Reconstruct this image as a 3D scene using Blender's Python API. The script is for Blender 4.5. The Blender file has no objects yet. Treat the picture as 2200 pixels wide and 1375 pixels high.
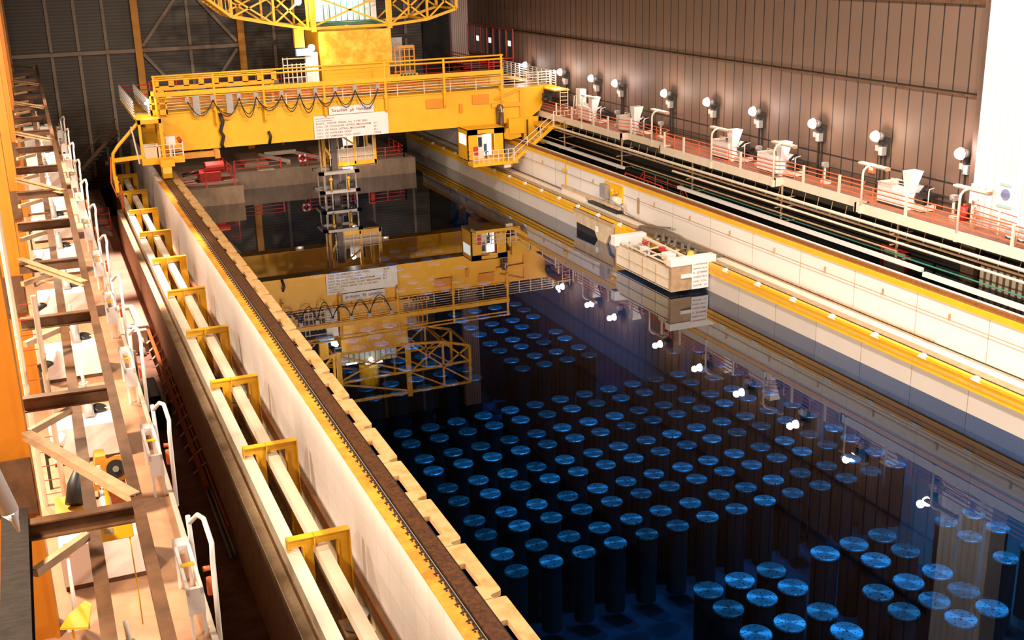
import bpy, math, random
from mathutils import Vector, Matrix
random.seed(7)
C = bpy.context.scene.collection
SC = bpy.context.scene
PI = math.pi

# ------------------------------------------------------------------ camera
# metres; X across the pond, Y along it (away), Z up, pond surface at Z = 0
YAW, PIT, ROL, FPX = 0.38584669, 0.31266658, -0.02642963, 2483.2
f = Vector((math.sin(YAW)*math.cos(PIT), math.cos(YAW)*math.cos(PIT), -math.sin(PIT)))
r0 = Vector((math.cos(YAW), -math.sin(YAW), 0)); u0 = r0.cross(f)
r = r0*math.cos(ROL) + u0*math.sin(ROL); u = -r0*math.sin(ROL) + u0*math.cos(ROL)
cd = bpy.data.cameras.new('camera'); cam = bpy.data.objects.new('camera', cd); C.objects.link(cam)
cam.matrix_world = Matrix(((r.x, u.x, -f.x, 0), (r.y, u.y, -f.y, 0), (r.z, u.z, -f.z, 20), (0, 0, 0, 1)))
cd.sensor_width = 36; cd.lens = 36*FPX/2200; cd.clip_end = 400; cd.clip_start = .1
SC.camera = cam
# ------------------------------------------------------------------ world, exposure
w = bpy.data.worlds.new('world'); SC.world = w; w.use_nodes = True
w.node_tree.nodes['Background'].inputs[0].default_value = (.02, .015, .012, 1)
w.node_tree.nodes['Background'].inputs[1].default_value = .1
SC.view_settings.view_transform = 'Standard'; SC.view_settings.look = 'None'
SC.view_settings.exposure = 0.0; SC.view_settings.gamma = 1.0
SC.cycles.max_bounces = 6; SC.cycles.transparent_max_bounces = 12
SC.cycles.sample_clamp_indirect = 4

# ------------------------------------------------------------------ big lamps (each hangs in a housing built further down)
def light(name, kind, loc, power, col, size=1.0, target=None, parent=None, sizey=None, spot=None, spread=None):
    l = bpy.data.lights.new(name, kind); l.energy = power; l.color = col
    if kind == 'AREA':
        l.size = size
        if sizey: l.shape = 'RECTANGLE'; l.size_y = sizey
        if spread: l.spread = spread
    else: l.shadow_soft_size = size
    if kind == 'SPOT': l.spot_size = spot or 1.2; l.spot_blend = .6
    o = bpy.data.objects.new(name, l); C.objects.link(o)
    o.location = loc
    if target is not None:
        o.rotation_euler = (Vector(target)-Vector(loc)).to_track_quat('-Z', 'Y').to_euler()
    if parent:
        o.parent = parent; o.location = Vector(loc)-parent.location
    return o
WARM = (1, .79, .57); WHITE = (1, .88, .77); COOL = (.85, .92, 1)
LEFT_BAYS = [16, 31, 46, 61, 76, 91]                     # floods high on the left wall, one to a bay
LEFT_POS = [(-5.2, y, 18.2) for y in LEFT_BAYS]
for p, e in zip(LEFT_POS, [4200, 6000, 6000, 5200, 3000, 900]):
    light('left_flood', 'AREA', p, e, WARM, 1.6, (p[0]+9, p[1], p[2]-13))
HIGH_POS = [(28, 4, 26), (28, 22, 26), (28, 40, 26)]       # high-bay fittings over the near half of the pond
for p, e in zip(HIGH_POS, [9000, 11000, 7000]):
    light('high_bay', 'AREA', p, e, WHITE, 2.0, (p[0]+3, p[1]+9, 0))
CRANE_POS = [(12, 60, 27.5), (24, 58, 27.5)]              # pair of floods aimed at the crane
for p, e in zip(CRANE_POS, [20000, 30000]):
    light('crane_flood', 'SPOT', p, e, WARM, .6, (p[0]+2, 92, 8), spot=.95)
AISLE_POS = [(7.5, 68, 27.5), (7.5, 82, 27.5)]            # floods over the lower left floor
for p, e in zip(AISLE_POS, [150000, 130000]):
    light('aisle_flood', 'SPOT', p, e, (1, .74, .60), .4, (2.2, p[1]+1, -1.2), spot=.5)
POND_POS = [(16, 56, 27.5)]                                # added fill, brightens the lids in the far half of the pond
for p in POND_POS:
    light('pond_fill', 'SPOT', p, 36000, COOL, .6, (26, 73, 0), spot=.8)

# ------------------------------------------------------------------ materials
def lin(c): return tuple(((v/12.92) if v <= .04045 else ((v+.055)/1.055)**2.4) for v in (x/255 for x in c))
def mat(name, col, rough=.6, metal=0, vary=.0, scale=3.0, col2=None, stretch=(1, 1, 1), bump=0, spec=.5, emit=None, es=1, lo=.35, hi=.65):
    m = bpy.data.materials.new(name); m.use_nodes = True; nt = m.node_tree; b = nt.nodes['Principled BSDF']
    col = tuple(col)
    b.inputs['Base Color'].default_value = (*col, 1); b.inputs['Roughness'].default_value = rough
    b.inputs['Metallic'].default_value = metal; b.inputs['Specular IOR Level'].default_value = spec
    if emit: b.inputs['Emission Color'].default_value = (*emit, 1); b.inputs['Emission Strength'].default_value = es
    if vary or col2 or bump:
        tc = nt.nodes.new('ShaderNodeTexCoord'); mp = nt.nodes.new('ShaderNodeMapping'); n = nt.nodes.new('ShaderNodeTexNoise')
        mp.inputs['Scale'].default_value = stretch
        g = nt.nodes.new('ShaderNodeNewGeometry')
        nt.links.new(g.outputs['Position'], mp.inputs[0]); nt.links.new(mp.outputs[0], n.inputs['Vector'])
        n.inputs['Scale'].default_value = scale; n.inputs['Detail'].default_value = 6; n.inputs['Roughness'].default_value = .65
        cr = nt.nodes.new('ShaderNodeValToRGB'); c2 = col2 or tuple(v*(1-vary) for v in col)
        cr.color_ramp.elements[0].position = lo; cr.color_ramp.elements[1].position = hi
        cr.color_ramp.elements[0].color = (*c2, 1); cr.color_ramp.elements[1].color = (*col, 1)
        nt.links.new(n.outputs['Fac'], cr.inputs[0])
        if vary or col2: nt.links.new(cr.outputs[0], b.inputs['Base Color'])
        if bump:
            bp = nt.nodes.new('ShaderNodeBump'); bp.inputs['Strength'].default_value = bump; bp.inputs['Distance'].default_value = .05
            nt.links.new(n.outputs['Fac'], bp.inputs['Height']); nt.links.new(bp.outputs[0], b.inputs['Normal'])
    return m
M = {}
M['yellow'] = mat('yellow_paint', (.88, .46, .012), .45, vary=.12, scale=1.2)
M['yellow2'] = mat('yellow_paint_bracket', (.85, .46, .02), .4, vary=.15, scale=2)
M['orange'] = mat('orange_column_paint', (.43, .14, .004), .5, vary=.1, scale=.8)
M['amber'] = mat('amber_stained_concrete', (.74, .29, .025), .6, col2=(.42, .13, .010), scale=1.4, lo=.3, hi=.6)
M['rust'] = mat('rusty_rail', (.13, .045, .012), .55, .3, col2=(.035, .012, .004), scale=9)
M['rust2'] = mat('rusty_orange_pipe', (.50, .12, .02), .5, vary=.3, scale=3)
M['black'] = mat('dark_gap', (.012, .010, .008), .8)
M['plate'] = mat('stained_edge_plate', (.55, .34, .15), .5, .1, col2=(.42, .20, .05), scale=2.2, lo=.3, hi=.55)
M['concrete'] = mat('pale_concrete', (.62, .55, .48), .8, vary=.22, scale=1.1, bump=.05)
M['concrete2'] = mat('brown_concrete', (.30, .20, .13), .85, vary=.3, scale=1.3, stretch=(1, 1, .4))
M['conc_warm'] = mat('warm_concrete', (.62, .44, .27), .8, vary=.3, scale=1.6)
M['white'] = mat('white_paint', (.80, .76, .74), .45)
M['cream'] = mat('cream_paint', (.78, .66, .52), .5, vary=.08, scale=2)
M['tan'] = mat('tan_steel', (.50, .32, .18), .5, vary=.3, scale=2.5)
M['brownsteel'] = mat('brown_primer_steel', (.13, .06, .027), .5, .1, vary=.45, scale=2.5)
M['dirty'] = mat('grimy_flange', (.020, .014, .011), .7, 0, col2=(.007, .004, .003), scale=4, stretch=(1, 3, 1), spec=.12)
M['red'] = mat('red_paint', (.55, .035, .02), .5)
M['railred'] = mat('orange_red_rail', (.68, .13, .04), .5)
M['grey'] = mat('grey_steel', (.42, .38, .36), .45, .3, vary=.2, scale=5)
M['dgrey'] = mat('dark_steel', (.06, .055, .05), .5, .4)
M['blue'] = mat('pale_blue_paint', (.30, .50, .70), .5)
M['green'] = mat('green_paint', (.03, .20, .14), .5)
M['deckred'] = mat('red_brown_floor', (.34, .135, .08), .7, vary=.25, scale=1.5)
M['decktan'] = mat('tan_gallery_floor', (.43, .225, .12), .7, vary=.3, scale=1.0)
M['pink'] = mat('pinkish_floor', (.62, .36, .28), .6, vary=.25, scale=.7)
M['lid'] = None
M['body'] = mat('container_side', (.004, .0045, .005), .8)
M['poolfloor'] = mat('pond_floor', (.045, .04, .06), .8, vary=.4, scale=.4)
M['signwhite'] = mat('sign_white', (.80, .76, .76), .5)
M['ink'] = mat('sign_ink', (.22, .03, .05), .6)
M['inkb'] = mat('sign_ink_brown', (.28, .10, .05), .6)
M['lamp'] = mat('lamp_glass', (1, 1, 1), .3, emit=(1, .86, .80), es=55)
M['tube'] = mat('lit_tube', (1, 1, 1), .3, emit=(1, .93, .88), es=9)
M['litwin'] = mat('lit_window', (.8, .9, .95), .3, emit=(.85, .95, 1), es=1.1)
M['glass'] = mat('dark_glass', (.03, .035, .04), .1)
M['orange_m'] = mat('orange_motor_paint', (.60, .26, .03), .45)
M['rubber'] = mat('black_rubber', (.015, .014, .013), .5)

def ribbed(name, col, col2, period, axis, sharp=.12, rough=.6, bands=(), noise=.25):
    """cladding: panel joints every `period` metres along the world axis, plus joints at fixed heights"""
    m = bpy.data.materials.new(name); m.use_nodes = True; nt = m.node_tree; b = nt.nodes['Principled BSDF']
    b.inputs['Roughness'].default_value = rough
    g = nt.nodes.new('ShaderNodeNewGeometry'); s = nt.nodes.new('ShaderNodeSeparateXYZ'); nt.links.new(g.outputs['Position'], s.inputs[0])
    def math_(op, a, bv):
        n = nt.nodes.new('ShaderNodeMath'); n.operation = op
        for i, v in enumerate((a, bv)):
            if v is None: continue
            if hasattr(v, 'node'): nt.links.new(v, n.inputs[i])
            else: n.inputs[i].default_value = v
        return n.outputs[0]
    fr = math_('FRACT', math_('DIVIDE', s.outputs[axis], period), None)
    joint = math_('LESS_THAN', fr, sharp)
    for z, h in bands:
        d = math_('ABSOLUTE', math_('SUBTRACT', s.outputs[2], z), None)
        joint = math_('MAXIMUM', joint, math_('LESS_THAN', d, h))
    n = nt.nodes.new('ShaderNodeTexNoise'); n.inputs['Scale'].default_value = .5; n.inputs['Detail'].default_value = 6
    nt.links.new(g.outputs['Position'], n.inputs['Vector'])
    wn = nt.nodes.new('ShaderNodeTexWhiteNoise'); wn.noise_dimensions = '1D'
    nt.links.new(math_('FLOOR', math_('DIVIDE', s.outputs[axis], period), None), wn.inputs['W'])
    k = math_('ADD', math_('MULTIPLY', n.outputs['Fac'], noise), math_('MULTIPLY', wn.outputs['Value'], noise*.6))
    mx0 = nt.nodes.new('ShaderNodeMixRGB'); mx0.inputs[1].default_value = (*col, 1); mx0.inputs[2].default_value = (*[v*.45 for v in col], 1)
    nt.links.new(k, mx0.inputs[0])
    mx = nt.nodes.new('ShaderNodeMixRGB'); mx.inputs[2].default_value = (*col2, 1)
    nt.links.new(joint, mx.inputs[0]); nt.links.new(mx0.outputs[0], mx.inputs[1]); nt.links.new(mx.outputs[0], b.inputs['Base Color'])
    return m
M['cladR'] = ribbed('brown_cladding', (.165, .098, .066), (.014, .008, .006), 1.05, 1, .09, .65, ((12.4, .10), (16.9, .14), (7.8, .05)))
M['cladE'] = ribbed('corrugated_end_wall', (.10, .072, .05), (.035, .026, .018), .30, 2, .45, .5, (), .5)
M['corrW'] = ribbed('white_corrugated', (.82, .80, .82), (.58, .54, .54), .45, 1, .25, .4, (), .08)
M['corrP'] = ribbed('pink_corrugated', (.62, .46, .42), (.25, .17, .15), .22, 0, .35, .4, (), .1)
M['joint'] = ribbed('pond_wall_concrete', (.60, .52, .46), (.30, .22, .16), 3.6, 1, .012, .75, ((3.05, .02),), .25)
M['jointR'] = ribbed('crane_wall_white', (.80, .74, .70), (.45, .32, .22), 4.6, 1, .01, .75, ((3.1, .022),), .12)
M['block'] = ribbed('white_block_wall', (.88, .80, .77), (.74, .60, .52), 1.3, 1, .03, .8, ((1.5, .02), (2.7, .02)), .25)

def lid_material():
    m = bpy.data.materials.new('brushed_lid'); m.use_nodes = True; nt = m.node_tree; b = nt.nodes['Principled BSDF']
    b.inputs['Metallic'].default_value = .75; b.inputs['Roughness'].default_value = .42; b.inputs['Anisotropic'].default_value = .8
    t = nt.nodes.new('ShaderNodeTangent'); t.direction_type = 'RADIAL'; t.axis = 'Z'; nt.links.new(t.outputs[0], b.inputs['Tangent'])
    g = nt.nodes.new('ShaderNodeNewGeometry'); n = nt.nodes.new('ShaderNodeTexNoise'); n.inputs['Scale'].default_value = 9; n.inputs['Detail'].default_value = 3
    nt.links.new(g.outputs['Position'], n.inputs['Vector'])
    cr = nt.nodes.new('ShaderNodeValToRGB'); cr.color_ramp.elements[0].position = .36; cr.color_ramp.elements[1].position = .44
    oi = nt.nodes.new('ShaderNodeObjectInfo'); mx = nt.nodes.new('ShaderNodeMixRGB')
    nt.links.new(oi.outputs['Random'], mx.inputs[0]); mx.inputs[1].default_value = (.26, .32, .29, 1); mx.inputs[2].default_value = (.95, .95, .95, 1)
    cr.color_ramp.elements[0].color = (.10, .11, .11, 1); cr.color_ramp.elements[1].color = (1, 1, 1, 1)
    nt.links.new(n.outputs['Fac'], cr.inputs[0])
    m2 = nt.nodes.new('ShaderNodeMixRGB'); m2.blend_type = 'MULTIPLY'; m2.inputs[0].default_value = 1
    nt.links.new(mx.outputs[0], m2.inputs[1]); nt.links.new(cr.outputs[0], m2.inputs[2]); nt.links.new(m2.outputs[0], b.inputs['Base Color'])
    return m
M['lid'] = lid_material()

def water_material():
    m = bpy.data.materials.new('pond_water'); m.use_nodes = True; nt = m.node_tree
    for n in list(nt.nodes): nt.nodes.remove(n)
    out = nt.nodes.new('ShaderNodeOutputMaterial'); mix = nt.nodes.new('ShaderNodeMixShader')
    tr = nt.nodes.new('ShaderNodeBsdfTransparent'); tr.inputs[0].default_value = (.10, .43, .82, 1)
    gl = nt.nodes.new('ShaderNodeBsdfGlossy'); gl.inputs['Roughness'].default_value = 0.0; gl.inputs['Color'].default_value = (1, 1, 1, 1)
    fr0 = nt.nodes.new('ShaderNodeFresnel'); fr0.inputs['IOR'].default_value = 1.33
    fr = nt.nodes.new('ShaderNodeValToRGB'); el = fr.color_ramp.elements
    el[0].position = .02; el[0].color = (.008, .008, .008, 1); el[1].position = 1; el[1].color = (1, 1, 1, 1)
    for ps, v in ((.06, .026), (.12, .13), (.20, .38), (.35, .60)): e = el.new(ps); e.color = (v, v, v, 1)
    nt.links.new(fr0.outputs[0], fr.inputs[0])
    nt.links.new(fr.outputs[0], mix.inputs[0]); nt.links.new(tr.outputs[0], mix.inputs[1]); nt.links.new(gl.outputs[0], mix.inputs[2])
    nt.links.new(mix.outputs[0], out.inputs[0])
    return m
M['water'] = water_material()

# ------------------------------------------------------------------ mesh helpers
class MB:
    def __init__(s): s.v = []; s.f = []
    def add(s, vs, fs):
        n = len(s.v); s.v += [tuple(v) for v in vs]; s.f += [tuple(i+n for i in q) for q in fs]; return s
    def box(s, x0, x1, y0, y1, z0, z1):
        return s.add([(x0, y0, z0), (x1, y0, z0), (x1, y1, z0), (x0, y1, z0), (x0, y0, z1), (x1, y0, z1), (x1, y1, z1), (x0, y1, z1)],
                     [(0, 3, 2, 1), (4, 5, 6, 7), (0, 1, 5, 4), (1, 2, 6, 5), (2, 3, 7, 6), (3, 0, 4, 7)])
    def bar(s, p, q, wd, ht, up=(0, 0, 1)):
        p = Vector(p); q = Vector(q); d = (q-p).normalized(); up = Vector(up)
        if abs(d.dot(up)) > .98: up = Vector((1, 0, 0))
        a = d.cross(up).normalized()*wd/2; b = a.cross(d).normalized()*ht/2
        return s.add([p-a-b, p+a-b, p+a+b, p-a+b, q-a-b, q+a-b, q+a+b, q-a+b],
                     [(0, 3, 2, 1), (4, 5, 6, 7), (0, 1, 5, 4), (1, 2, 6, 5), (2, 3, 7, 6), (3, 0, 4, 7)])
    def ibeam(s, p, q, wd, ht, t=.02, up=(0, 0, 1)):
        p = Vector(p); q = Vector(q); d = (q-p).normalized(); up = Vector(up)
        if abs(d.dot(up)) > .98: up = Vector((1, 0, 0))
        a = d.cross(up).normalized(); b = a.cross(d).normalized()
        k = b*(ht/2-t/2)
        s.bar(p+k, q+k, wd, t, up); s.bar(p-k, q-k, wd, t, up); s.bar(p, q, t, ht-2*t, up)
        return s
    def tube(s, pts, rad, n=8, caps=True):
        pts = [Vector(p) for p in pts]; base = len(s.v); rings = []
        prev = None
        for i, p in enumerate(pts):
            d = (pts[min(i+1, len(pts)-1)]-pts[max(i-1, 0)]).normalized()
            if prev is None:
                a = d.cross(Vector((0, 0, 1)) if abs(d.z) < .9 else Vector((1, 0, 0))).normalized()
            else:
                a = (prev - d*prev.dot(d)).normalized()
            prev = a; b = d.cross(a)
            rr = rad[i] if isinstance(rad, (list, tuple)) else rad
            rings.append([p + (a*math.cos(2*PI*k/n)+b*math.sin(2*PI*k/n))*rr for k in range(n)])
        vs = [v for R in rings for v in R]; fs = []
        for i in range(len(rings)-1):
            for k in range(n):
                fs.append((i*n+k, i*n+(k+1) % n, (i+1)*n+(k+1) % n, (i+1)*n+k))
        if caps:
            fs.append(tuple(range(n-1, -1, -1))); m = (len(rings)-1)*n; fs.append(tuple(m+k for k in range(n)))
        return s.add(vs, fs)
    def cyl(s, p, q, rad, n=16): return s.tube([p, q], rad, n)
    def cone(s, p, q, r1, r2, n=16): return s.tube([p, q], [r1, r2], n)
    def prism(s, poly, axis, a, b):
        """poly: 2D points in the plane normal to axis, extruded from a to b"""
        def P(p, t):
            return {0: (t, p[0], p[1]), 1: (p[0], t, p[1]), 2: (p[0], p[1], t)}[axis]
        n = len(poly)
        vs = [P(p, a) for p in poly]+[P(p, b) for p in poly]
        fs = [tuple(range(n-1, -1, -1)), tuple(range(n, 2*n))]+[(k, (k+1) % n, (k+1) % n+n, k+n) for k in range(n)]
        return s.add(vs, fs)
    def frustum(s, x0, x1, y0, y1, z0, X0, X1, Y0, Y1, z1):
        return s.add([(x0, y0, z0), (x1, y0, z0), (x1, y1, z0), (x0, y1, z0), (X0, Y0, z1), (X1, Y0, z1), (X1, Y1, z1), (X0, Y1, z1)],
                     [(0, 3, 2, 1), (4, 5, 6, 7), (0, 1, 5, 4), (1, 2, 6, 5), (2, 3, 7, 6), (3, 0, 4, 7)])
    def ball(s, c, rad, n=12, m=8):
        c = Vector(c); vs = [c+Vector((0, 0, -rad))]
        for i in range(1, m):
            t = -PI/2+PI*i/m
            for k in range(n): vs.append(c+Vector((math.cos(t)*math.cos(2*PI*k/n), math.cos(t)*math.sin(2*PI*k/n), math.sin(t)))*rad)
        vs.append(c+Vector((0, 0, rad))); fs = []
        for k in range(n): fs.append((0, 1+(k+1) % n, 1+k))
        for i in range(m-2):
            for k in range(n): fs.append((1+i*n+k, 1+i*n+(k+1) % n, 1+(i+1)*n+(k+1) % n, 1+(i+1)*n+k))
        L = len(vs)-1; o = 1+(m-2)*n
        for k in range(n): fs.append((o+k, o+(k+1) % n, L))
        return s.add(vs, fs)
    def torus(s, c, R, rad, axis=1, n=20, m=8):
        pts = []
        for k in range(n+1):
            a = 2*PI*k/n; ca, sa = math.cos(a)*R, math.sin(a)*R
            pts.append({0: (c[0], c[1]+ca, c[2]+sa), 1: (c[0]+ca, c[1], c[2]+sa), 2: (c[0]+ca, c[1]+sa, c[2])}[axis])
        return s.tube(pts, rad, m, False)
    def build(s, name, material, parent=None, smooth=False, bevel=0):
        off = Vector((0, 0, 0))
        if parent is not None: off = wloc(parent)
        else:
            xs = [v[0] for v in s.v]; ys = [v[1] for v in s.v]; zs = [v[2] for v in s.v]
            off = Vector(((min(xs)+max(xs))/2, (min(ys)+max(ys))/2, min(zs)))
        me = bpy.data.meshes.new(name); me.from_pydata([tuple(Vector(v)-off) for v in s.v], [], s.f); me.validate()
        me.materials.append(M[material] if isinstance(material, str) else material)
        o = bpy.data.objects.new(name, me); C.objects.link(o)
        if parent is not None: o.parent = parent
        else: o.location = off
        if smooth:
            for p in me.polygons: p.use_smooth = len(p.vertices) == 4
        if bevel:
            bm = o.modifiers.new('bevel', 'BEVEL'); bm.width = bevel; bm.segments = 2; bm.limit_method = 'ANGLE'
        return o
def wloc(o):
    v = Vector(o.location)
    while o.parent: o = o.parent; v = v+Vector(o.location)
    return v
def tag(o, label, cat, group=None, kind=None):
    o['label'] = label; o['category'] = cat
    if group: o['group'] = group
    if kind: o['kind'] = kind
    return o
def thing(name, label, cat, loc, group=None, kind=None):
    o = bpy.data.objects.new(name, None); o.empty_display_size = .3; o.location = loc; C.objects.link(o)
    return tag(o, label, cat, group, kind)
def dup(root, delta, label, group=None):
    c = root.copy(); C.objects.link(c); c.location = Vector(root.location)+Vector(delta); c['label'] = label
    if group: c['group'] = group
    for ch in root.children:
        k = ch.copy(); C.objects.link(k); k.parent = c
        if ch.type == 'LIGHT': pass
        for g in ch.children:
            d = g.copy(); C.objects.link(d); d.parent = k
    return c
def struct(name, mb, material, label=None, cat=None):
    o = mb.build(name, material); o['kind'] = 'structure'
    if label: o['label'] = label; o['category'] = cat
    return o
def text(s, x, z, y, size, name, parent, material='ink', shear=0, align='LEFT', axis='front', width=None):
    """raised lettering on a face that looks towards -Y"""
    cu = bpy.data.curves.new(name, 'FONT'); cu.body = s; cu.size = size; cu.align_x = align; cu.shear = shear; cu.extrude = .004; cu.offset = .008*size
    t = bpy.data.objects.new(name, cu); C.objects.link(t)
    bpy.context.view_layer.update()
    me = bpy.data.meshes.new_from_object(t.evaluated_get(bpy.context.evaluated_depsgraph_get()))
    C.objects.unlink(t); bpy.data.objects.remove(t)
    off = wloc(parent); k = 1.0
    if width:
        xs = [v.co.x for v in me.vertices]; k = width/(max(xs)-min(xs))
    for v in me.vertices:
        a, b, c = v.co.x*k, v.co.y, v.co.z
        p = Vector((x+a, y-c, z+b)) if axis == 'front' else Vector((x-c, y-a, z+b))
        v.co = p-off
    me.materials.clear(); me.materials.append(M[material])
    o = bpy.data.objects.new(name, me); C.objects.link(o); o.parent = parent
    return o
ORD = ['first', 'second', 'third', 'fourth', 'fifth', 'sixth', 'seventh', 'eighth', 'ninth', 'tenth', 'eleventh', 'twelfth', 'thirteenth', 'fourteenth', 'fifteenth', 'sixteenth', 'seventeenth', 'eighteenth', 'nineteenth', 'twentieth']

# ================================================================== SETTING
struct('floor', MB().box(-6.5, 43.6, -6, 117.4, -9.4, -9.0), 'poolfloor', 'dark floor of the pond hall under the water', 'floor')
struct('ceiling', MB().box(-6.5, 43.6, -6, 117.4, 30, 30.4), 'dgrey', 'dark roof high over the pond hall', 'ceiling')
struct('wall_left', MB().box(-6.9, -6.5, -6, 117.4, -9, 30), 'cladE', 'corrugated wall behind the orange columns', 'wall')
struct('wall_near', MB().box(-6.5, 43.6, -6.4, -6, -9, 30), 'cladE', 'near end wall of the pond hall', 'wall')
struct('wall_right', MB().box(43.2, 43.6, 43.9, 117, 6.0, 30), 'cladR', 'tall brown panelled wall behind the row of lit floodlights', 'wall')
struct('wall_end', MB().box(-6.5, 43.6, 117, 117.4, -9, 30), 'cladE', 'grey corrugated end wall behind the yellow crane', 'wall')
struct('trim_1', MB().box(42.75, 43.2, 43.2, 44.1, -2, 30), mat('brown_pilaster', (.13, .075, .05), .6, vary=.2), 'brown corner post where panelled wall meets white wall', 'trim')
struct('trim_2', MB().box(42.95, 43.2, 44.1, 117, 16.75, 17.05), 'brownsteel', 'brown ledge along the upper panelled wall', 'trim')
struct('trim_3', MB().box(43.08, 43.2, 44.1, 117, 12.3, 12.42), 'brownsteel', 'thin brown joint strip along the panelled wall', 'trim')
struct('wall_corner_right', MB().box(42.2, 43.6, 39.7, 43.2, 5.9, 30), 'corrW', 'glaring white corrugated wall at the right edge', 'wall')
struct('wall_lower_right', MB().box(43.25, 43.6, -6, 117, -2, 6.0).box(43.25, 43.6, -6, 39.7, 6.0, 30), mat('gallery_shade_wall', (.012, .010, .009), .7), 'lower wall under the right gallery, shade painted near-black', 'wall')  # near-black colour puts the shade under the gallery into the wall

# pond tank
struct('wall_pool_left', MB().box(7.95, 9.03, -6, 112, .37, 3.9), 'block', 'bright white face of the long left pond wall', 'wall')
struct('wall_pool_left_base', MB().box(7.74, 9.03, -6, 112, -9, .37), 'conc_warm', 'tan base of the left pond wall', 'wall')
struct('floor_ledge_left', MB().box(7.95, 8.38, -6, 89.5, 3.9, 3.93), 'amber', 'amber stained strip on top of the left pond wall', 'ledge')
struct('wall_pool_right', MB().box(36.7, 37.7, -6, 117, -9, -1.0).box(36.08, 37.7, -6, 117, -1.0, 1.08).box(36.22, 37.7, -6, 117, 1.08, 1.70), 'joint', 'pale concrete right wall of the pond at the waterline', 'wall')
struct('wall_crane_right', MB().box(37.7, 38.7, -6, 117, -9, 3.85).box(37.72, 38.7, -6, 117, 3.85, 4.1), 'jointR', 'white upstand wall beside the right ledge', 'wall')
struct('floor_corridor_right', MB().box(38.7, 43.25, -6, 117, -.4, 0), 'body', 'corridor floor below the right gallery, coloured near-black for shade', 'floor')  # near-black material stands in for the corridor's shade
struct('water', MB().add([(9.0, -6, 0), (36.1, -6, 0), (36.1, 117, 0), (9.0, 117, 0)], [(0, 1, 2, 3)]), 'water', 'still blue-black pond water with mirror reflections', 'water')
struct('wall_pool_far_left', MB().box(9.03, 15.5, 97.3, 117, -9, 1.5), 'concrete2', 'lower concrete block at the far left of the pond', 'wall')
struct('wall_pool_far', MB().box(15.5, 32.5, 103, 117, -9, 1.45), 'concrete2', 'long concrete block across the far end of the pond', 'wall')
# left trough and parapet
struct('wall_parapet_left', MB().box(4.95, 5.3, -6, 92, -9, 1.55).box(4.95+.35, 5.55, -6, 92, -9, 1.2), 'conc_warm', 'tan parapet wall outside the yellow brackets', 'wall')
struct('floor_trough', MB().box(5.3, 7.74, -6, 112, -3.3, -3.0), 'conc_warm', 'trough floor between parapet and pond wall', 'floor')
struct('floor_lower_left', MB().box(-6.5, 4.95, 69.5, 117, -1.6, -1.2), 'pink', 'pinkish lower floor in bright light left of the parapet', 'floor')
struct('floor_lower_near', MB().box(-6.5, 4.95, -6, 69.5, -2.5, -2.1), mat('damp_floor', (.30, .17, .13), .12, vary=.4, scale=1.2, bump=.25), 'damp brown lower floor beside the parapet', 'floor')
struct('floor_gallery_left', MB().box(-6.5, 1.93, -6, 108, 6.05, 6.3), 'decktan', 'tan gallery floor under the white cabinets', 'gallery floor')
struct('trim_4', MB().box(1.93, 2.05, -6, 108, 5.95, 6.42), 'cream', 'cream kerb along the left gallery edge', 'kerb')
# right gallery: edge steps in and out
SEG = [(-6, 49.6, 40.42), (49.6, 57.3, 41.15), (57.3, 71.0, 40.5), (71.0, 77.4, 41.35), (77.4, 112, 40.75)]
dk = MB(); fs_ = MB()
for y0, y1, x in SEG:
    dk.box(x, 43.2, y0, y1, 6.12, 6.3)
    fs_.box(x-.12, x, y0-.1, y1+.1, 5.9, 6.4)
for (a, b) in zip(SEG[:-1], SEG[1:]):
    x0, x1 = sorted((a[2], b[2])); fs_.box(x0-.12, x1, a[1]-.1, a[1]+.05, 5.9, 6.4)
struct('floor_gallery_right', dk, 'deckred', 'red-brown gallery floor under the row of floodlights', 'gallery floor')
struct('trim_5', fs_, 'cream', 'cream steel edge of the right gallery, stepping in and out', 'gallery edge')
struct('beam_right_gallery', MB().box(41.6, 41.8, -6, 112, 5.4, 6.12), 'dgrey', 'dark beam under the right gallery', 'beam')

# orange columns on the left
COLY = [8.3+15.13*k for k in range(8)]
for k, y in enumerate(COLY):
    cb = MB()
    cb.box(-2.5, -1.08, y+.05, y+.75, -9, 30)
    cb.box(-1.08, -1.0, y-.02, y+.82, -9, 30).box(-1.75, -1.66, y, y+.06, -9, 30).box(-2.5, -2.42, y-.02, y+.06, -9, 30)
    struct('column', cb, 'orange', 'orange steel column, %s along the left gallery from the near end' % ORD[k], 'column')
# end wall steelwork
eb = MB()
for x in (10.1, 19.75, 41.85): eb.box(x-.32, x+.32, 116.35, 117, -2, 30)
struct('column_end', eb, mat('amber_end_column', (.66, .27, .01), .5), 'orange columns standing against the end wall', 'column')
eb = MB()
eb.box(-6, 19.5, 116.6, 116.95, 11.35, 11.7)
for x in (2.4, 4.8, 7.3, 14.9, 23.0, 27.5, 32, 36.5): eb.box(x-.14, x+.14, 116.75, 116.98, 0, 11.3).box(x-.14, x+.14, 116.75, 116.98, 11.75, 30)
eb.bar((10.5, 116.7, 11.9), (14.6, 116.7, 17), .2, .28).bar((19.3, 116.7, 11.9), (15.2, 116.7, 17), .2, .28)
eb.bar((10.5, 116.7, 11.2), (14.6, 116.7, 6), .2, .28).bar((19.3, 116.7, 11.2), (15.2, 116.7, 6), .2, .28)
struct('trim_6', eb, mat('grey_brown_steel', (.30, .22, .16), .6, vary=.2), 'grey-brown sheeting rails and diagonal braces on the end wall', 'bracing')
struct('wall_end_panel', MB().box(41.3, 43.15, 116.2, 116.9, 8.3, 30), 'corrP', 'pinkish corrugated panel in the far right corner', 'wall panel')
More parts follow.
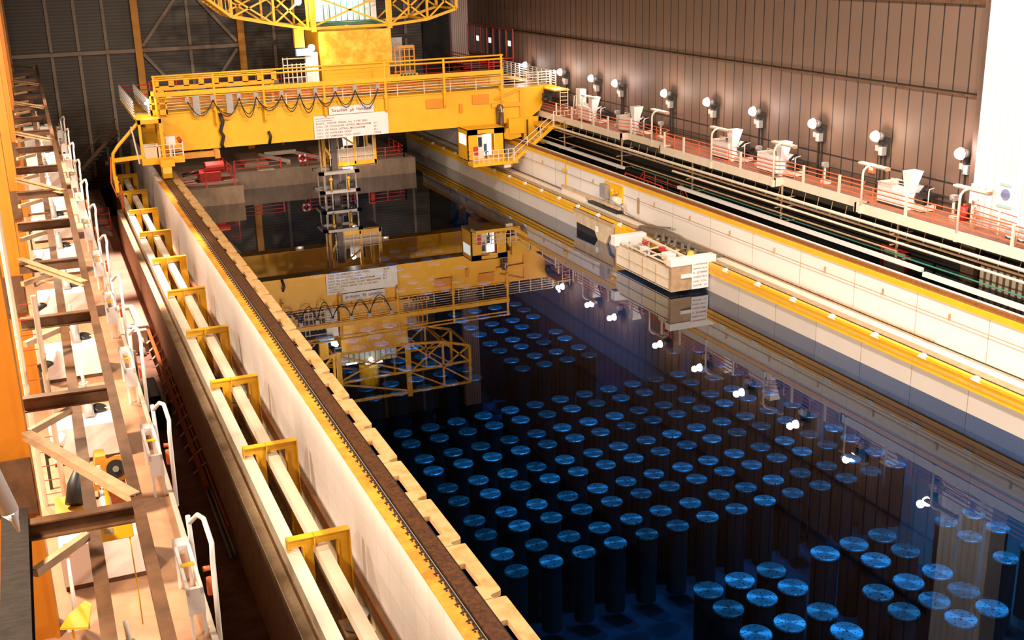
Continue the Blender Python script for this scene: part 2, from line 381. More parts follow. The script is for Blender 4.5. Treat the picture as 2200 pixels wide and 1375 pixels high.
struct('trim_7', MB().box(38.3, 41.2, 116.7, 117, 0, 30), 'black', 'black recess beside the far right column', 'recess')
wf = MB()
for k in range(8): wf.box(43.0, 43.15, 104+k*1.7-.09, 104+k*1.7+.09, 9.7, 12.5)
wf.box(43.0, 43.15, 104, 115.9, 9.6, 9.78).box(43.0, 43.15, 104, 115.9, 12.4, 12.55)
wn = struct('window_1', wf, mat('red_window_frame', (.30, .05, .03), .5), 'red-framed strip of windows in the far right wall', 'window')
MB().box(43.12, 43.17, 104, 115.9, 9.7, 12.5).build('pane', mat('window_dark_glass', (.06, .08, .09), .08), wn)
for k in (0, 3, 5): MB().box(43.1, 43.14, 104.6+k*1.7, 105.3+k*1.7, 10.9, 11.4).build('lit_patch', 'litwin', wn)
o = thing('maintenance_platform', 'dark platform with red rail under the red-framed windows', 'platform', (42, 109, 8.6))
MB().box(40.3, 43.1, 103.5, 116, 8.6, 8.9).build('deck', 'dgrey', o)
p = MB()
for y in (103.6, 106, 108.5, 111, 113.5): p.tube([(40.4, y, 8.9), (40.4, y, 9.9)], .05, 6)
for z in (9.25, 9.6, 9.9): p.tube([(43, 103.6, z), (40.4, 103.6, z), (40.4, 115.8, z)], .045, 6)
p.build('rail', 'red', o)
# doors
d1 = struct('door_1', MB().box(43.16, 43.24, 48.55, 50.35, 0, 3.4), mat('olive_white_door', (.45, .42, .33), .6), 'pale door with red frame below the right gallery', 'door')
MB().box(43.08, 43.24, 48.35, 48.55, 0, 3.5).box(43.08, 43.24, 50.35, 50.55, 0, 3.5).box(43.08, 43.24, 48.35, 50.55, 3.4, 3.55).build('frame', 'red', d1)
sg = MB().box(43.12, 43.16, 49.2, 50.0, 2.75, 2.95).build('exit_sign', 'green', d1)
d2 = struct('door_2', MB().box(42.12, 42.2, 40.4, 41.7, 6.3, 8.9), 'white', 'white door with round blue sign in the white corner wall', 'door')
MB().cyl((42.12, 41.0, 8.2), (42.07, 41.0, 8.2), .26, 20).build('round_sign', mat('grey_blue', (.2, .22, .42), .5), d2)
MB().box(42.08, 42.12, 40.7, 41.4, 8.6, 8.72).box(42.08, 42.12, 40.55, 41.5, 7.55, 7.68).build('notice_strip', mat('grey_green', (.35, .5, .48), .5), d2)
g = MB()
for k in range(14): g.box(43.08, 43.24, 38.2+k*.42, 38.45+k*.42, 2.2, 4.6)
tag(g.build('louvre_grille', 'cream'), 'cream slatted louvre low on the wall below the white corner', 'grille')
for k, (y0, y1) in enumerate([(43.9, 46.2), (46.3, 48.2)]):
    tag(MB().box(43.06, 43.18, y0+.05, y1-.05, 0, 3.4).build('equipment_door', mat('dark_teal_steel', (.02, .035, .035), .5)), 'dark teal panel door in the lower corridor, %s the pale door' % ('further from' if k == 0 else 'next to'), 'panel door')

# ================================================================== LEFT POND WALL TOP
o = thing('crane_rail', 'rusty flat crane rail with dark clips along the left pond wall', 'crane rail', (8.7, 50, 3.9))
MB().box(8.47, 8.93, -6, 111, 3.98, 4.05).box(8.62, 8.78, -6, 111, 3.9, 3.98).build('rail_head', 'rust', o)
MB().box(8.38, 8.47, -6, 111, 3.9, 3.96).box(8.93, 9.02, -6, 111, 3.9, 3.95).build('gap_strip', 'black', o)  # black strips painted for the groove and gap either side of the rail
MB().tube([(8.42, -6, 3.98), (8.42, 111, 3.98)], .012, 5).build('earth_wire', 'grey', o)
cl = MB(); y = 18.0; n = 0
while n < 150:
    cl.bar((8.25, y, 3.935), (8.38, y+.03, 3.945), .05, .03).box(8.27, 8.31, y-.12, y-.07, 3.93, 3.96).bar((8.34, y+.05, 3.93), (8.36, y+.3, 3.94), .02, .02)
    y += .42; n += 1
k = cl.build('rail_clip', 'black', o); k['kind'] = 'stuff'
def edge_plate(y):
    L = 2.98; x0, x1 = 9.02, 9.62
    poly = [(x0, 0), (x0, .7), (x0+.2, .7), (x0+.2, 1.95), (x0, 1.95), (x0, 3.03), (x0+.26, 3.03), (x1-.05, 3.02), (x1-.01, 3.0), (x1, 2.95)]
    # rounded corner beside the slot between two plates
    poly += [(x1, .36), (x1-.02, .28), (x1-.08, .23), (x0+.36, .19), (x0+.27, .16), (x0+.23, .11), (x0+.24, .05), (x0+.28, 0)]
    poly = [(a, b+y) for a, b in poly]
    return MB().prism(poly[::-1], 2, 3.78, 3.94)
N_PL = 28
ep0 = None
for k in range(N_PL):
    y = 12.4+3.06*k
    lab = 'stained tan slotted edge plate, left pond edge, %s from near end' % (ORD[k] if k < 20 else 'twenty-'+ORD[k-20])
    if k == 0:
        ep0 = edge_plate(y).build('edge_plate', 'plate'); tag(ep0, lab, 'plate', 'edge plates along the left pond wall'); ey = ep0.location.y
    else:
        c = ep0.copy(); C.objects.link(c); c.location.y = ey+3.06*k; c['label'] = lab

# ================================================================== YELLOW BRACKETS AND CABLE BEAMS
def bracket(y, z):
    o = thing('pipe_bracket', '', 'bracket', (6.5, y, -3.0), 'yellow brackets along the left pond wall')
    MB().box(5.5, 7.5, y-.05, y+.05, z-.32, z-.02).box(5.5, 7.5, y-.16, y+.16, z-.03, z).build('arm', 'yellow2', o)
    MB().box(7.08, 7.5, y-.05, y+.05, -3, z-.3).box(7.46, 7.5, y-.16, y+.16, -3, z-.03).box(7.08, 7.11, y-.16, y+.16, -3, z-.32).build('post', 'yellow2', o)
    MB().box(5.48, 5.52, y-.16, y+.16, z-.40, z).build('end_plate', 'yellow2', o)
    MB().box(6.32, 6.36, y-.16, y+.16, z-.38, z).build('rib_plate', 'yellow2', o)
    MB().box(5.98, 6.30, y-.05, y+.05, -3, z-.3).box(5.96, 5.99, y-.16, y+.16, -3, z-.32).build('middle_post', 'yellow2', o)
    MB().box(6.75, 7.6, y-.3, y+.3, -3, -2.96).build('base_plate', 'brownsteel', o)
    return o
BY = [25.1+7.72*k for k in range(12)]
BZ = 2.45
b0 = bracket(BY[0], BZ)
for k, y in enumerate(BY):
    lab = 'yellow right-angle bracket over the trough, %s from near end' % ORD[k]
    if k == 0: b0['label'] = lab
    else: dup(b0, (0, y-BY[0], 0), lab)
tag(MB().box(5.42, 5.86, -4, 104, 1.62, 2.04).build('cable_duct', 'cream'), 'cream box duct under the bracket ends beside the parapet', 'duct')
tag(MB().box(6.36, 6.74, -4, 104, 1.70, 2.06).build('cable_duct', 'cream'), 'cream box duct down the middle of the yellow brackets', 'duct')
tag(MB().tube([(7.7, -4, .46), (7.7, 92, .46)], .05, 8).build('conduit_pipe', 'rust2'), 'rusty orange pipe along the foot of the white wall', 'pipe')
tag(MB().tube([(6.9, -4, -2.3), (6.9, 92, -2.3)], .06, 8).tube([(6.9, -4, -1.6), (6.9, 92, -1.6)], .05, 8).build('conduit_pipe', 'dgrey'), 'dark pipes low in the trough behind the brackets', 'pipe')
for k, y in enumerate((31.2, 45.5, 52.6)):
    o = thing('wall_shelf', 'small tan ledge with grey plate in the trough, %s from near' % ORD[k], 'ledge', (7.3, y, -.5), 'small ledges in the trough')
    MB().box(6.8, 7.74, y, y+1.1, -.6, -.5).build('shelf', 'conc_warm', o)
    MB().bar((7.0, y+.2, -.45), (7.7, y+.9, -.1), .5, .03).build('bent_plate', 'grey', o)

# ================================================================== LATTICE GIRDER ALONG THE COLUMNS
o = thing('lattice_girder', 'long brown lattice girder of cross beams and diagonals beside the orange columns', 'girder', (0, 50, 10.8))
MB().ibeam((.72, 8, 10.9), (.92, 113, 10.9), .19, .26).build('outer_chord', 'brownsteel', o)
MB().ibeam((-.05, 8, 9.9), (.1, 113, 9.9), .24, .26).build('lower_chord', 'brownsteel', o)
ys = [13.0+6.24*k for k in range(16)]
for k, y in enumerate(ys):
    q = MB().ibeam((-1.05, y+.06, 10.85), (.75, y, 10.85), .22, .32, .03).build('cross_beam', 'brownsteel', o)
    MB().bar((-1.0, y-1.05, 10.62), (-.15, y-.1, 10.62), .13, .14).build('knee_brace', 'tan', q)
for k in range(1, 8):
    y = COLY[k]
    MB().ibeam((-1.0, y-.1, 11.0), (.72, y-3.95, 11.0), .2, .16, .03).build('diagonal', 'tan', o)
    MB().box(-1.75, -1.02, y-.12, y-.03, 9.3, 10.5).build('gusset_plate', 'brownsteel', o)
# ladder on the second column, runway beam and white hanging pipe at the near column
o = thing('column_ladder', 'pale ladder with red rungs fixed in front of an orange column', 'ladder', (-1.35, 30.2, 6.3))
MB().tube([(-1.12, 30.2, 6.3), (-1.12, 30.2, 14.5)], .07, 8).build('stile', 'cream', o)
MB().tube([(-.62, 30.2, 6.3), (-.62, 30.2, 12.0)], .07, 8).build('stile', 'cream', o)
q = MB()
for k in range(14): q.tube([(-1.12, 30.2, 6.6+k*.4), (-.62, 30.2, 6.6+k*.4)], .012, 6)
q.build('rungs', 'red', o)
tag(MB().ibeam((-1.23, 8, 10.85), (-1.23, 19.8, 10.85), .42, .4, .04).build('runway_beam', 'dirty'), 'grimy dark steel beam in the near left corner', 'steel beam')
o = thing('hanging_pipe', 'white lagged pipe with pointed tip hanging in the near left corner', 'pipe', (-1.2, 17.0, 11.35))
MB().tube([(-1.75, 17.0, 14.9), (-1.12, 17.0, 12.3)], .13, 14).build('pipe', 'white', o, True)
MB().tube([(-1.12, 17.0, 12.3), (-1.08, 17.0, 12.16), (-1.05, 17.0, 11.95)], [.13, .06, .02], 12).build('tip', 'white', o, True)

# ================================================================== LEFT GALLERY
def left_cabinet(y):
    o = thing('ventilation_cabinet', '', 'cabinet', (.15, y+.7, 6.3), 'white cabinets along the left gallery')
    MB().box(-.82, 1.08, y, y+1.0, 6.42, 7.42).build('body', 'white', o, bevel=.02)
    MB().box(-.80, 1.06, y+.03, y+1.4, 6.3, 6.42).build('plinth', 'brownsteel', o)
    MB().box(.02, .05, y-.012, y, 6.44, 7.4).build('door_seam', 'cream', o)
    MB().box(-.82, 1.08, y+1.0, y+1.45, 6.42, 7.2).build('rear_tray', 'grey', o)
    MB().box(1.08, 1.14, y-.05, y+1.45, 6.3, 7.5).build('side_frame', 'dgrey', o)
    q = MB().cyl((.30, y+.55, 7.42), (.30, y+1.25, 7.85), .14, 14).cyl((.30, y+1.25, 7.85), (.30, y+1.5, 8.0), .09, 12).build('pump', 'grey', o, True)
    MB().tube([(.30, y+1.5, 8.0), (.28, y+1.7, 8.25), (.27, y+1.75, 8.5)], .05, 8).torus((.28, y+1.55, 8.15), .12, .02, 2, 14, 6).build('valve_stem', 'cream', q, True)
    MB().cyl((.55, y+1.05, 7.3), (.62, y+1.0, 7.55), .2, 16).build('fan_disc', 'rubber', o, True)
    MB().tube([(.18, y+1.35, 7.85), (.05, y+1.3, 7.9), (-.02, y+1.1, 7.75), (-.06, y+.75, 7.42)], .035, 8).build('hose', 'rubber', o, True)
    MB().tube([(.62, y+1.0, 7.45), (.8, y+.95, 7.5), (.95, y+.95, 7.46)], .03, 6).box(.85, 1.0, y+.88, y+1.02, 7.42, 7.52).build('pipe_fitting', 'cream', o)
    return o
CABY = [18.0+7.3*k for k in range(12)]
c0 = left_cabinet(CABY[0])
for k, y in enumerate(CABY):
    lab = 'white cabinet with pump, left gallery, %s from near end' % ORD[k]
    if k == 0: c0['label'] = lab
    else: dup(c0, (0, y-CABY[0], 0), lab)
# bent guard hoops and rack panels along the kerb
def gate(y):
    o = thing('guard_gate', '', 'gate', (2.0, y, 6.3), 'white tubular gates along the left gallery edge')
    MB().tube([(1.95, y+1.95, 8.0), (2.12, y+1.75, 8.25), (2.2, y+1.3, 8.35), (2.2, y+.2, 8.3), (2.15, y-.1, 8.1), (2.1, y-.2, 6.0)], .055, 8).tube([(1.95, y+2.2, 8.05), (1.98, y+2.2, 6.3)], .055, 8).build('hoop', 'white', o, True)
    MB().tube([(2.1, y+.6, 6.9), (2.1, y+.6, 7.3)], .07, 8).build('clamp', 'railred', o, True)
    MB().tube([(2.05, y+1.2, 7.2), (2.2, y+1.2, 7.2)], .06, 8).build('clamp', 'railred', o, True)
    q = MB().box(1.55, 1.9, y-.1, y+.0, 6.9, 7.5).box(1.55, 1.62, y-.1, y+2.3, 7.35, 7.5).box(1.83, 1.9, y-.1, y+2.3, 7.35, 7.5).box(1.55, 1.9, y+1.9, y+2.3, 7.3, 7.5).build('rack_panel', 'white', o)
    for yy in (y-.05, y+2.2):
        for x in (1.6, 1.86): MB().box(x-.03, x+.03, yy-.03, yy+.03, 6.3, 7.4).build('leg', 'white', q)
    MB().box(1.6, 1.86, y+.9, y+1.05, 7.5, 7.52).build('hazard_tag', 'yellow', o)
    return o
g0 = gate(22.2)
for k in range(11):
    lab = 'white bent-tube gate, left gallery edge, %s from near end' % ORD[k]
    if k == 0: g0['label'] = lab
    else: dup(g0, (0, 7.3*k, 0), lab)
# odds and ends near the bottom left
o = thing('winch_motor', 'orange motor with black end between two white cabinets', 'motor', (.65, 29.3, 6.3))
MB().cyl((.85, 29.75, 7.2), (.72, 29.0, 7.5), .34, 18).build('drum', 'orange_m', o, True)
MB().cyl((.72, 29.0, 7.5), (.70, 28.9, 7.54), .24, 16).build('end_cap', 'rubber', o, True)
MB().cyl((.70, 28.9, 7.54), (.695, 28.87, 7.55), .08, 12).build('hub', 'grey', o, True)
MB().frustum(.1, .55, 29.2, 30.2, 6.9, .25, .5, 29.5, 30.0, 7.7).build('gear_housing', 'orange_m', o)
MB().box(.2, .9, 29.0, 30.1, 6.3, 6.95).build('stand', 'rust2', o)
o = thing('control_pendant', 'yellow control box hung on a yellow cable below the lattice girder', 'control box', (.3, 21, 9.55))
MB().box(-.1, .66, 20.9, 21.1, 9.55, 10.15).box(.25, .33, 20.98, 21.02, 10.15, 10.75).build('body', 'yellow', o, bevel=.02)
MB().box(.45, .57, 20.89, 20.9, 9.95, 10.07).build('white_label', 'signwhite', o)
MB().box(.15, .3, 20.89, 20.9, 9.72, 9.82).build('grey_label', 'grey', o)
MB().tube([(.58, 20.95, 9.55), (.60, 20.95, 8.2), (.60, 21.1, 7.55)], .014, 6).build('cable', 'yellow', o)
o = thing('floor_paddle', 'white upright pole with red tip on a flat foot beside a white cabinet', 'pole', (-.65, 23.7, 6.3))
MB().tube([(-.65, 23.7, 6.33), (-.62, 23.7, 8.0)], [.06, .03], 8).build('pole', 'white', o, True)
MB().box(-.85, -.42, 23.55, 23.85, 6.3, 6.35).build('foot', 'cream', o)
MB().box(-.67, -.57, 23.65, 23.72, 8.0, 8.3).build('tip', 'railred', o)
tag(MB().prism([(-.95, 22.6), (-.42, 22.4), (-.30, 23.3), (-.42, 23.5), (-.75, 23.1)], 2, 6.95, 7.0).box(-.75, -.7, 22.8, 22.85, 6.3, 6.95).build('curved_guard', 'yellow2'), 'curved yellow guard plate at the foot of the white pole', 'guard')
o = thing('hooded_drum', 'black covered drum on an orange stand left of the orange motor', 'drum', (.0, 28.4, 6.3))
MB().tube([(-.4, 28.2, 7.1), (-.3, 28.5, 7.5), (-.15, 28.7, 7.95)], [.22, .2, .06], 12).build('cover', 'rubber', o, True)
MB().box(-.85, -.02, 27.9, 29.0, 6.3, 7.0).build('stand', 'orange_m', o)
for k, y in enumerate([24.2, 31.6, 38.8, 46.2, 53.5]):
    o = thing('floor_valve', 'white-topped black valve behind orange columns, %s from near end' % ORD[k], 'valve', (-.6, y+7, 6.3), 'valves behind the orange columns')
    MB().tube([(-.95, y+7, 7.3), (-.55, y+7.05, 7.5)], .13, 10).build('body', 'rubber', o, True)
    MB().tube([(-.62, y+7.0, 7.5), (-.5, y+7.2, 7.75)], .15, 10).build('cap', 'white', o, True)
    MB().box(-.98, -.9, y+6.95, y+7.05, 6.3, 7.35).build('stand', 'dgrey', o)
# lower floor left of the parapet
o = thing('air_duct', 'cream bent ducting with branch pipes on the lower left floor', 'duct', (3.9, 68, -1.2))
MB().tube([(2.4, 69.6, -.3), (3.2, 69.8, .1), (3.8, 69.6, .1), (4.0, 68.8, -.5), (4.0, 66.8, -2.0)], .2, 10).tube([(2.6, 67.2, -.4), (4.5, 67.2, -.4)], .14, 10).build('bend', 'cream', o, True)
MB().cyl((3.1, 65.5, -2.1), (3.1, 65.5, .0), .32, 14).build('stack', 'cream', o, True)
MB().cyl((3.1, 62.5, -2.1), (3.1, 62.5, -.3), .26, 14).build('stack', 'cream', o, True)
MB().box(3.3, 4.4, 67.6, 69.2, -2.1, -.8).build('casing', 'cream', o)
MB().box(4.5, 4.7, 46, 69.4, -1.5, -1.3).tube([(4.85, 42, -1.4), (4.85, 69, -1.4)], .07, 8).build('side_run', 'rust2', o)
for k in range(14): MB().tube([(4.3, 48+k*1.5, -1.6), (4.9, 48.2+k*1.5, -1.2), (4.9, 48.5+k*1.5, -1.9)], .05, 6).build('branch_pipe', 'cream', o)
MB().tube([(4.6, 40, -1.7), (4.6, 57, -1.7)], .06, 8).tube([(4.75, 40, -1.55), (4.75, 57, -1.55)], .05, 8).build('blue_pipes', mat('blue_grey_pipe', (.25, .34, .42), .35, .3), o)
o = thing('pump_set', 'black pump with long motor standing on the damp lower floor', 'pump', (3.8, 56, -2.1))
MB().box(3.5, 4.0, 57.4, 60.4, -2.1, -1.2).build('motor', mat('dark_blue_grey_motor', (.06, .08, .10), .4, .3), o, bevel=.05)
MB().ball((3.75, 55.6, -1.6), .55, 12, 8).tube([(3.2, 55.2, -1.5), (4.3, 56.0, -1.2)], .12, 8).tube([(3.9, 54.8, -1.9), (3.5, 56.4, -.9)], .1, 8).box(3.4, 4.1, 54.9, 56.9, -2.1, -1.7).build('pump_head', 'rubber', o)
# ================================================================== RIGHT GALLERY
LY = [44.5, 50.9, 56.5, 62.7, 68.2, 74.0, 81.7, 85.9, 91.9, 99.5]
fl_h = MB().cyl((0.16, 0, .02), (.42, 0, -.06), .22, 14).cone((0, 0, 0), (.18, 0, .0), .32, .2, 16)
def flood(y, k):
    lab = ('lit floodlight on brown wall, %s from the white corner' % ORD[k])
    o = thing('floodlight', lab, 'floodlight', (42.45, y, 9.6), 'floodlights along the brown wall')
    MB().add([(v[0]+42.45, v[1]+y, v[2]+9.6) for v in fl_h.v], fl_h.f).build('housing', 'grey', o, True)
    MB().ball((42.40, y, 9.6), .27, 14, 10).build('lens', 'lamp', o, True)
    MB().box(42.75, 43.2, y-.08, y+.08, 9.1, 9.3).bar((42.85, y, 9.2), (42.7, y, 9.6), .08, .08).build('bracket', 'dgrey', o)
    MB().box(42.7, 43.0, y-.3, y+.02, 8.55, 9.0).box(42.75, 43.0, y+.1, y+.35, 8.75, 9.05).build('ballast_box', 'grey', o)
    MB().box(43.02, 43.18, y-.35, y+.4, 8.5, 9.5).build('back_plate', 'dgrey', o)
    MB().tube([(43.1, y-.1, 6.3), (43.1, y-.1, 8.6)], .05, 6).tube([(43.1, y+.25, 6.3), (43.1, y+.25, 8.7)], .04, 6).build('conduit', 'black', o)
    light('flood_light', 'POINT', (41.95, y, 9.65), 280, (1, .74, .58) if k % 3 else (1, .78, .72), .22, parent=o)
    return o
for k, y in enumerate(LY): flood(y, k)
# lamp posts with trough luminaires
def lamp_post(y, x):
    o = thing('lamp_post', '', 'lamp post', (x, y, 5.95), 'lamp posts along the right gallery')
    MB().tube([(x, y, 5.95), (x, y, 8.0), (x+.04, y, 8.2), (x+.16, y-.05, 8.38), (x+.34, y-.1, 8.46), (x+.55, y-.15, 8.48)], .065, 10).build('post', 'cream', o, True)
    MB().box(x+.4, x+.72, y-1.2, y+.95, 8.42, 8.5).frustum(x+.48, x+.64, y-1.15, y+.9, 8.34, x+.4, x+.72, y-1.2, y+.95, 8.42).build('luminaire', 'cream', o)
    MB().box(x+.42, x+.7, y-1.3, y-1.2, 8.33, 8.5).build('end_cap', 'tan', o)
    MB().box(x-.09, x+.09, y-.09, y+.09, 5.9, 6.3).build('base', 'cream', o)
    return o
LPY = [(42.0, 40.28), (49.1, 40.28), (57.25, 40.34), (64.2, 40.36), (73.6, 41.2), (84, 40.6)]
l0 = lamp_post(*LPY[0])
for k, (y, x) in enumerate(LPY):
    lab = 'cream bent-arm lamp post, right gallery, %s from white corner' % ORD[k]
    if k == 0: l0['label'] = lab
    else: dup(l0, (x-LPY[0][1], y-LPY[0][0], 0), lab)
# railing following the stepped edge
o = thing('gallery_railing', 'orange-red four-bar railing with cream posts along the right gallery', 'railing', (40.5, 60, 6.3))
def edge_x(y):
    for a, b, x in SEG:
        if a <= y < b: return x
    return 40.75
for z in (6.62, 6.88, 7.12, 7.36):
    pts = []
    for y0, y1, x in SEG: pts += [(x+.02, y0+.35, z), (x+.02, y1-.35, z)]
    MB().tube(pts, .032, 6).build('rail', 'railred', o)
for y in (38.6, 45.7, 52.0, 55.3, 60.9, 67.8, 70.4, 76.9, 79.5, 82, 86, 89, 92.5, 96, 100, 104, 108):
    x = edge_x(y)-.08
    MB().box(x-.05, x+.05, y-.07, y+.07, 5.95, 7.42).build('post', 'cream', o)
for y in (43.8, 48.4, 53.6, 62.4, 66, 69.2, 73.2, 75.2):
    x = edge_x(y)+.02
    MB().tube([(x, y, 6.3), (x, y, 7.36)], .03, 6).build('baluster', 'railred', o)
o = thing('wall_pipes', 'two thin dark pipes along the foot of the brown wall', 'pipe', (43.05, 70, 7.0))
MB().tube([(43.1, 44.2, 7.1), (43.1, 116, 7.1)], .035, 6).tube([(43.1, 44.2, 6.8), (43.1, 116, 6.8)], .035, 6).build('pipe', 'black', o)
# cabinets with chute
def right_unit(y, x):
    o = thing('chute_cabinet', '', 'cabinet', (x+.7, y, 6.3), 'white chute cabinets along the right gallery')
    MB().box(x, x+1.3, y-1.0, y+1.1, 6.42, 7.45).build('body', 'white', o, bevel=.02)
    MB().box(x+.03, x+1.27, y-.97, y+1.07, 6.3, 6.42).build('plinth', 'dgrey', o)
    MB().box(x-.03, x+1.33, y+.0, y+1.13, 7.45, 7.48).build('lid_sheet', 'cream', o)
    MB().frustum(x+.12, x+.5, y-1.25, y-.9, 7.2, x+.0, x+.8, y-1.45, y-.75, 8.35).box(x+.14, x+.5, y-1.22, y-.95, 6.3, 7.2).build('chute', 'white', o)
    q = MB()
    for z in (7.62, 7.78): q.tube([(x+.08, y+.15, z), (x+.08, y-.85, z), (x+.9, y-.85, z)], .025, 6)
    q.tube([(x+.08, y+.15, 7.45), (x+.08, y+.15, 7.8)], .025, 6)
    q.build('top_rail', 'cream', o)
    MB().box(x+.35, x+1.1, y-.7, y-.1, 7.45, 7.68).build('motor', 'rubber', o, bevel=.04)
    MB().ball((x+.95, y-.2, 7.85), .1, 10, 6).build('red_knob', 'red', o, True)
    q = MB().box(x+.5, x+1.2, y-2.2, y-1.3, 7.0, 7.2).cyl((x+.6, y-1.6, 6.6), (x+1.1, y-1.6, 6.6), .28, 14).tube([(x+.3, y-1.9, 7.35), (x+.9, y-1.5, 7.5), (x+1.2, y-1.3, 7.5)], .07, 8)
    q.tube([(x+.5, y-2.25, 7.4), (x+.9, y-2.0, 7.55), (x+1.1, y-1.6, 7.6)], .05, 8).build('valve_set', 'rubber', o)
    MB().box(x+.3, x+1.2, y-2.1, y-1.3, 6.35, 6.62).build('pump_base', 'cream', o)
    MB().tube([(x+.2, y-2.6, 6.3), (x+.2, y-2.6, 7.5), (x+.3, y-2.5, 7.6), (x+.8, y-2.3, 7.6)], .03, 8).build('bent_pipe', 'cream', o, True)
    return o
RU = [(48.3, 41.55), (59.4, 41.35), (65.0, 41.5), (78.3, 41.5), (85.2, 41.4)]
r_0 = right_unit(*RU[0])
for k, (y, x) in enumerate(RU):
    lab = 'white cabinet with tapered chute, right gallery, %s from white corner' % ORD[k]
    if k == 0: r_0['label'] = lab
    else: dup(r_0, (x-RU[0][1], y-RU[0][0], 0), lab)
def pedestal(y, x):
    o = thing('valve_pedestal', '', 'pedestal', (x, y, 6.3), 'valve pedestals along the right gallery')
    MB().cyl((x, y, 6.3), (x, y, 7.2), .07, 10).cyl((x, y, 6.3), (x, y, 6.42), .16, 12).build('stem', 'cream', o, True)
    MB().box(x-.16, x+.16, y-.16, y+.16, 7.2, 7.5).cyl((x-.22, y, 7.35), (x+.22, y, 7.35), .11, 12).build('head', 'grey', o, bevel=.02)
    MB().box(x-.35, x+.1, y-.5, y-.1, 6.3, 6.5).build('foot_box', 'cream', o)
    return o
PD = [(44.6, 42.4), (55.2, 42.5), (62.0, 42.5), (74.6, 42.5), (81.5, 42.5)]
p0 = pedestal(*PD[0])
for k, (y, x) in enumerate(PD):
    lab = 'cream valve pedestal, right gallery, %s from white corner' % ORD[k]
    if k == 0: p0['label'] = lab
    else: dup(p0, (x-PD[0][1], y-PD[0][0], 0), lab)
# corner clutter by the white wall
o = thing('floor_box', 'orange junction panel on the wall near the white corner', 'panel', (43.1, 52.1, 6.9))
MB().box(43.08, 43.2, 51.6, 52.1, 7.35, 7.9).build('panel', 'railred', o)
MB().box(43.05, 43.08, 51.7, 52.0, 7.5, 7.75).build('label', 'cream', o)
tag(MB().cyl((42.5, 43.95, 6.3), (42.5, 43.95, 7.0), .18, 14).cyl((42.5, 43.95, 7.0), (42.5, 43.95, 7.15), .09, 10).build('fire_extinguisher', 'red', smooth=True), 'red fire extinguisher beside the valve pedestal near the white corner', 'extinguisher')
for k, (y, x) in enumerate(((40.0, 41.9), (39.3, 41.95))):
    o = thing('pump_drum', '%s of two grey-blue drums lying on dark cradles below the white door' % ('Further' if k == 0 else 'Nearer'), 'drum', (x, y, 6.3), 'drums by the white door')
    MB().cyl((x-.35, y, 6.62), (x+.35, y, 6.62), .27, 16).build('drum', mat('pale_grey_blue', (.45, .52, .56), .4), o, True)
    MB().box(x-.3, x+.3, y-.25, y+.25, 6.3, 6.42).build('cradle', 'dgrey', o)
o = thing('barrier_rail', 'orange-red barrier rails with cream posts in front of the white door', 'barrier', (41.5, 41.5, 6.3))
q = MB()
for z in (6.7, 7.0, 7.3, 7.6): q.tube([(41.0, 39.0, z), (41.4, 42.3, z), (42.6, 43.0, z)], .025, 6)
q.build('rails', 'railred', o)
for x, y in ((41.0, 39.0), (41.15, 40.3), (41.4, 42.3), (41.9, 42.6), (42.6, 43.0)): MB().cyl((x, y, 6.3), (x, y, 7.75), .06, 8).build('post', 'cream', o, True)
o = thing('switch_box', 'pale blue-white switch box on the brown wall beside the white corner', 'switch box', (43.1, 44.5, 7.3))
MB().box(42.65, 42.76, 43.5, 43.85, 7.2, 7.8).build('box', 'signwhite', o)
MB().box(42.66, 42.76, 43.55, 43.8, 7.95, 8.2).build('sign', 'cream', o)
o = thing('tall_locker', 'tall white locker against the brown wall beside the crane end', 'locker', (42.8, 88.6, 6.3))
MB().box(42.5, 43.1, 88.2, 89.0, 6.3, 8.5).build('body', 'white', o, bevel=.02)
MB().box(42.48, 42.5, 88.58, 88.61, 6.4, 8.4).build('door_seam', 'tan', o)
# pipe runs below the gallery
def run(y0, y1, x, z, rad, m, label, nm='service_pipe', square=False):
    q = MB()
    if square: q.box(x-rad, x+rad, y0, y1, z-rad, z+rad)
    else: q.tube([(x, y0, z), (x, y1, z)], rad, 8)
    return tag(q.build(nm, m, smooth=False), label, 'pipe')
run(10, 112, 40.3, 5.5, .09, 'cream', 'uppermost thick cream pipe hung under the right gallery')
run(10, 112, 40.45, 5.2, .06, 'tan', 'thin tan pipe second from the top under the right gallery')
run(10, 69, 40.3, 4.95, .07, 'cream', 'cream pipe third from the top under the right gallery')
run(46, 112, 40.25, 4.5, .05, 'tan', 'thin tan pipe fourth from the top under the right gallery')
run(44, 68, 40.2, 4.0, .10, 'white', 'white trunking beam lowest under the right gallery, right of the red steps', 'cable_trunking', True)
run(20, 43.8, 40.15, 3.85, .11, 'white', 'white trunking beam lowest under the right gallery, above the pale door', 'cable_trunking', True)
run(76, 112, 40.2, 4.05, .10, 'white', 'white trunking beam lowest under the right gallery, beyond the red steps', 'cable_trunking', True)
run(10, 75, 40.4, 4.25, .04, 'green', 'thin green pipe above the white trunking under the right gallery')
run(10, 112, 41.3, 5.0, .12, 'dgrey', 'dark pipe behind the cream pipes under the right gallery')
def hanger(y):
    o = thing('pipe_hanger', '', 'hanger', (40.4, y, 3.9), 'pipe hangers under the right gallery')
    MB().box(40.52, 40.6, y-.05, y+.05, 3.85, 6.12).build('upright', 'tan', o)
    for z in (5.36, 4.8, 3.92): MB().box(40.1, 41.5, y-.05, y+.05, z-.05, z).build('arm', 'tan', o)
    return o
h0 = hanger(26)
for k in range(8):
    lab = 'tan pipe hanger under right gallery, %s from near end' % ORD[k]
    if k == 0: h0['label'] = lab
    else: dup(h0, (0, 10.2*k, 0), lab)
q = MB()
for k in range(60): q.tube([(40.55, 22+k*1.25, 5.2), (40.7, 22+k*1.25, 5.95)], .018, 5)
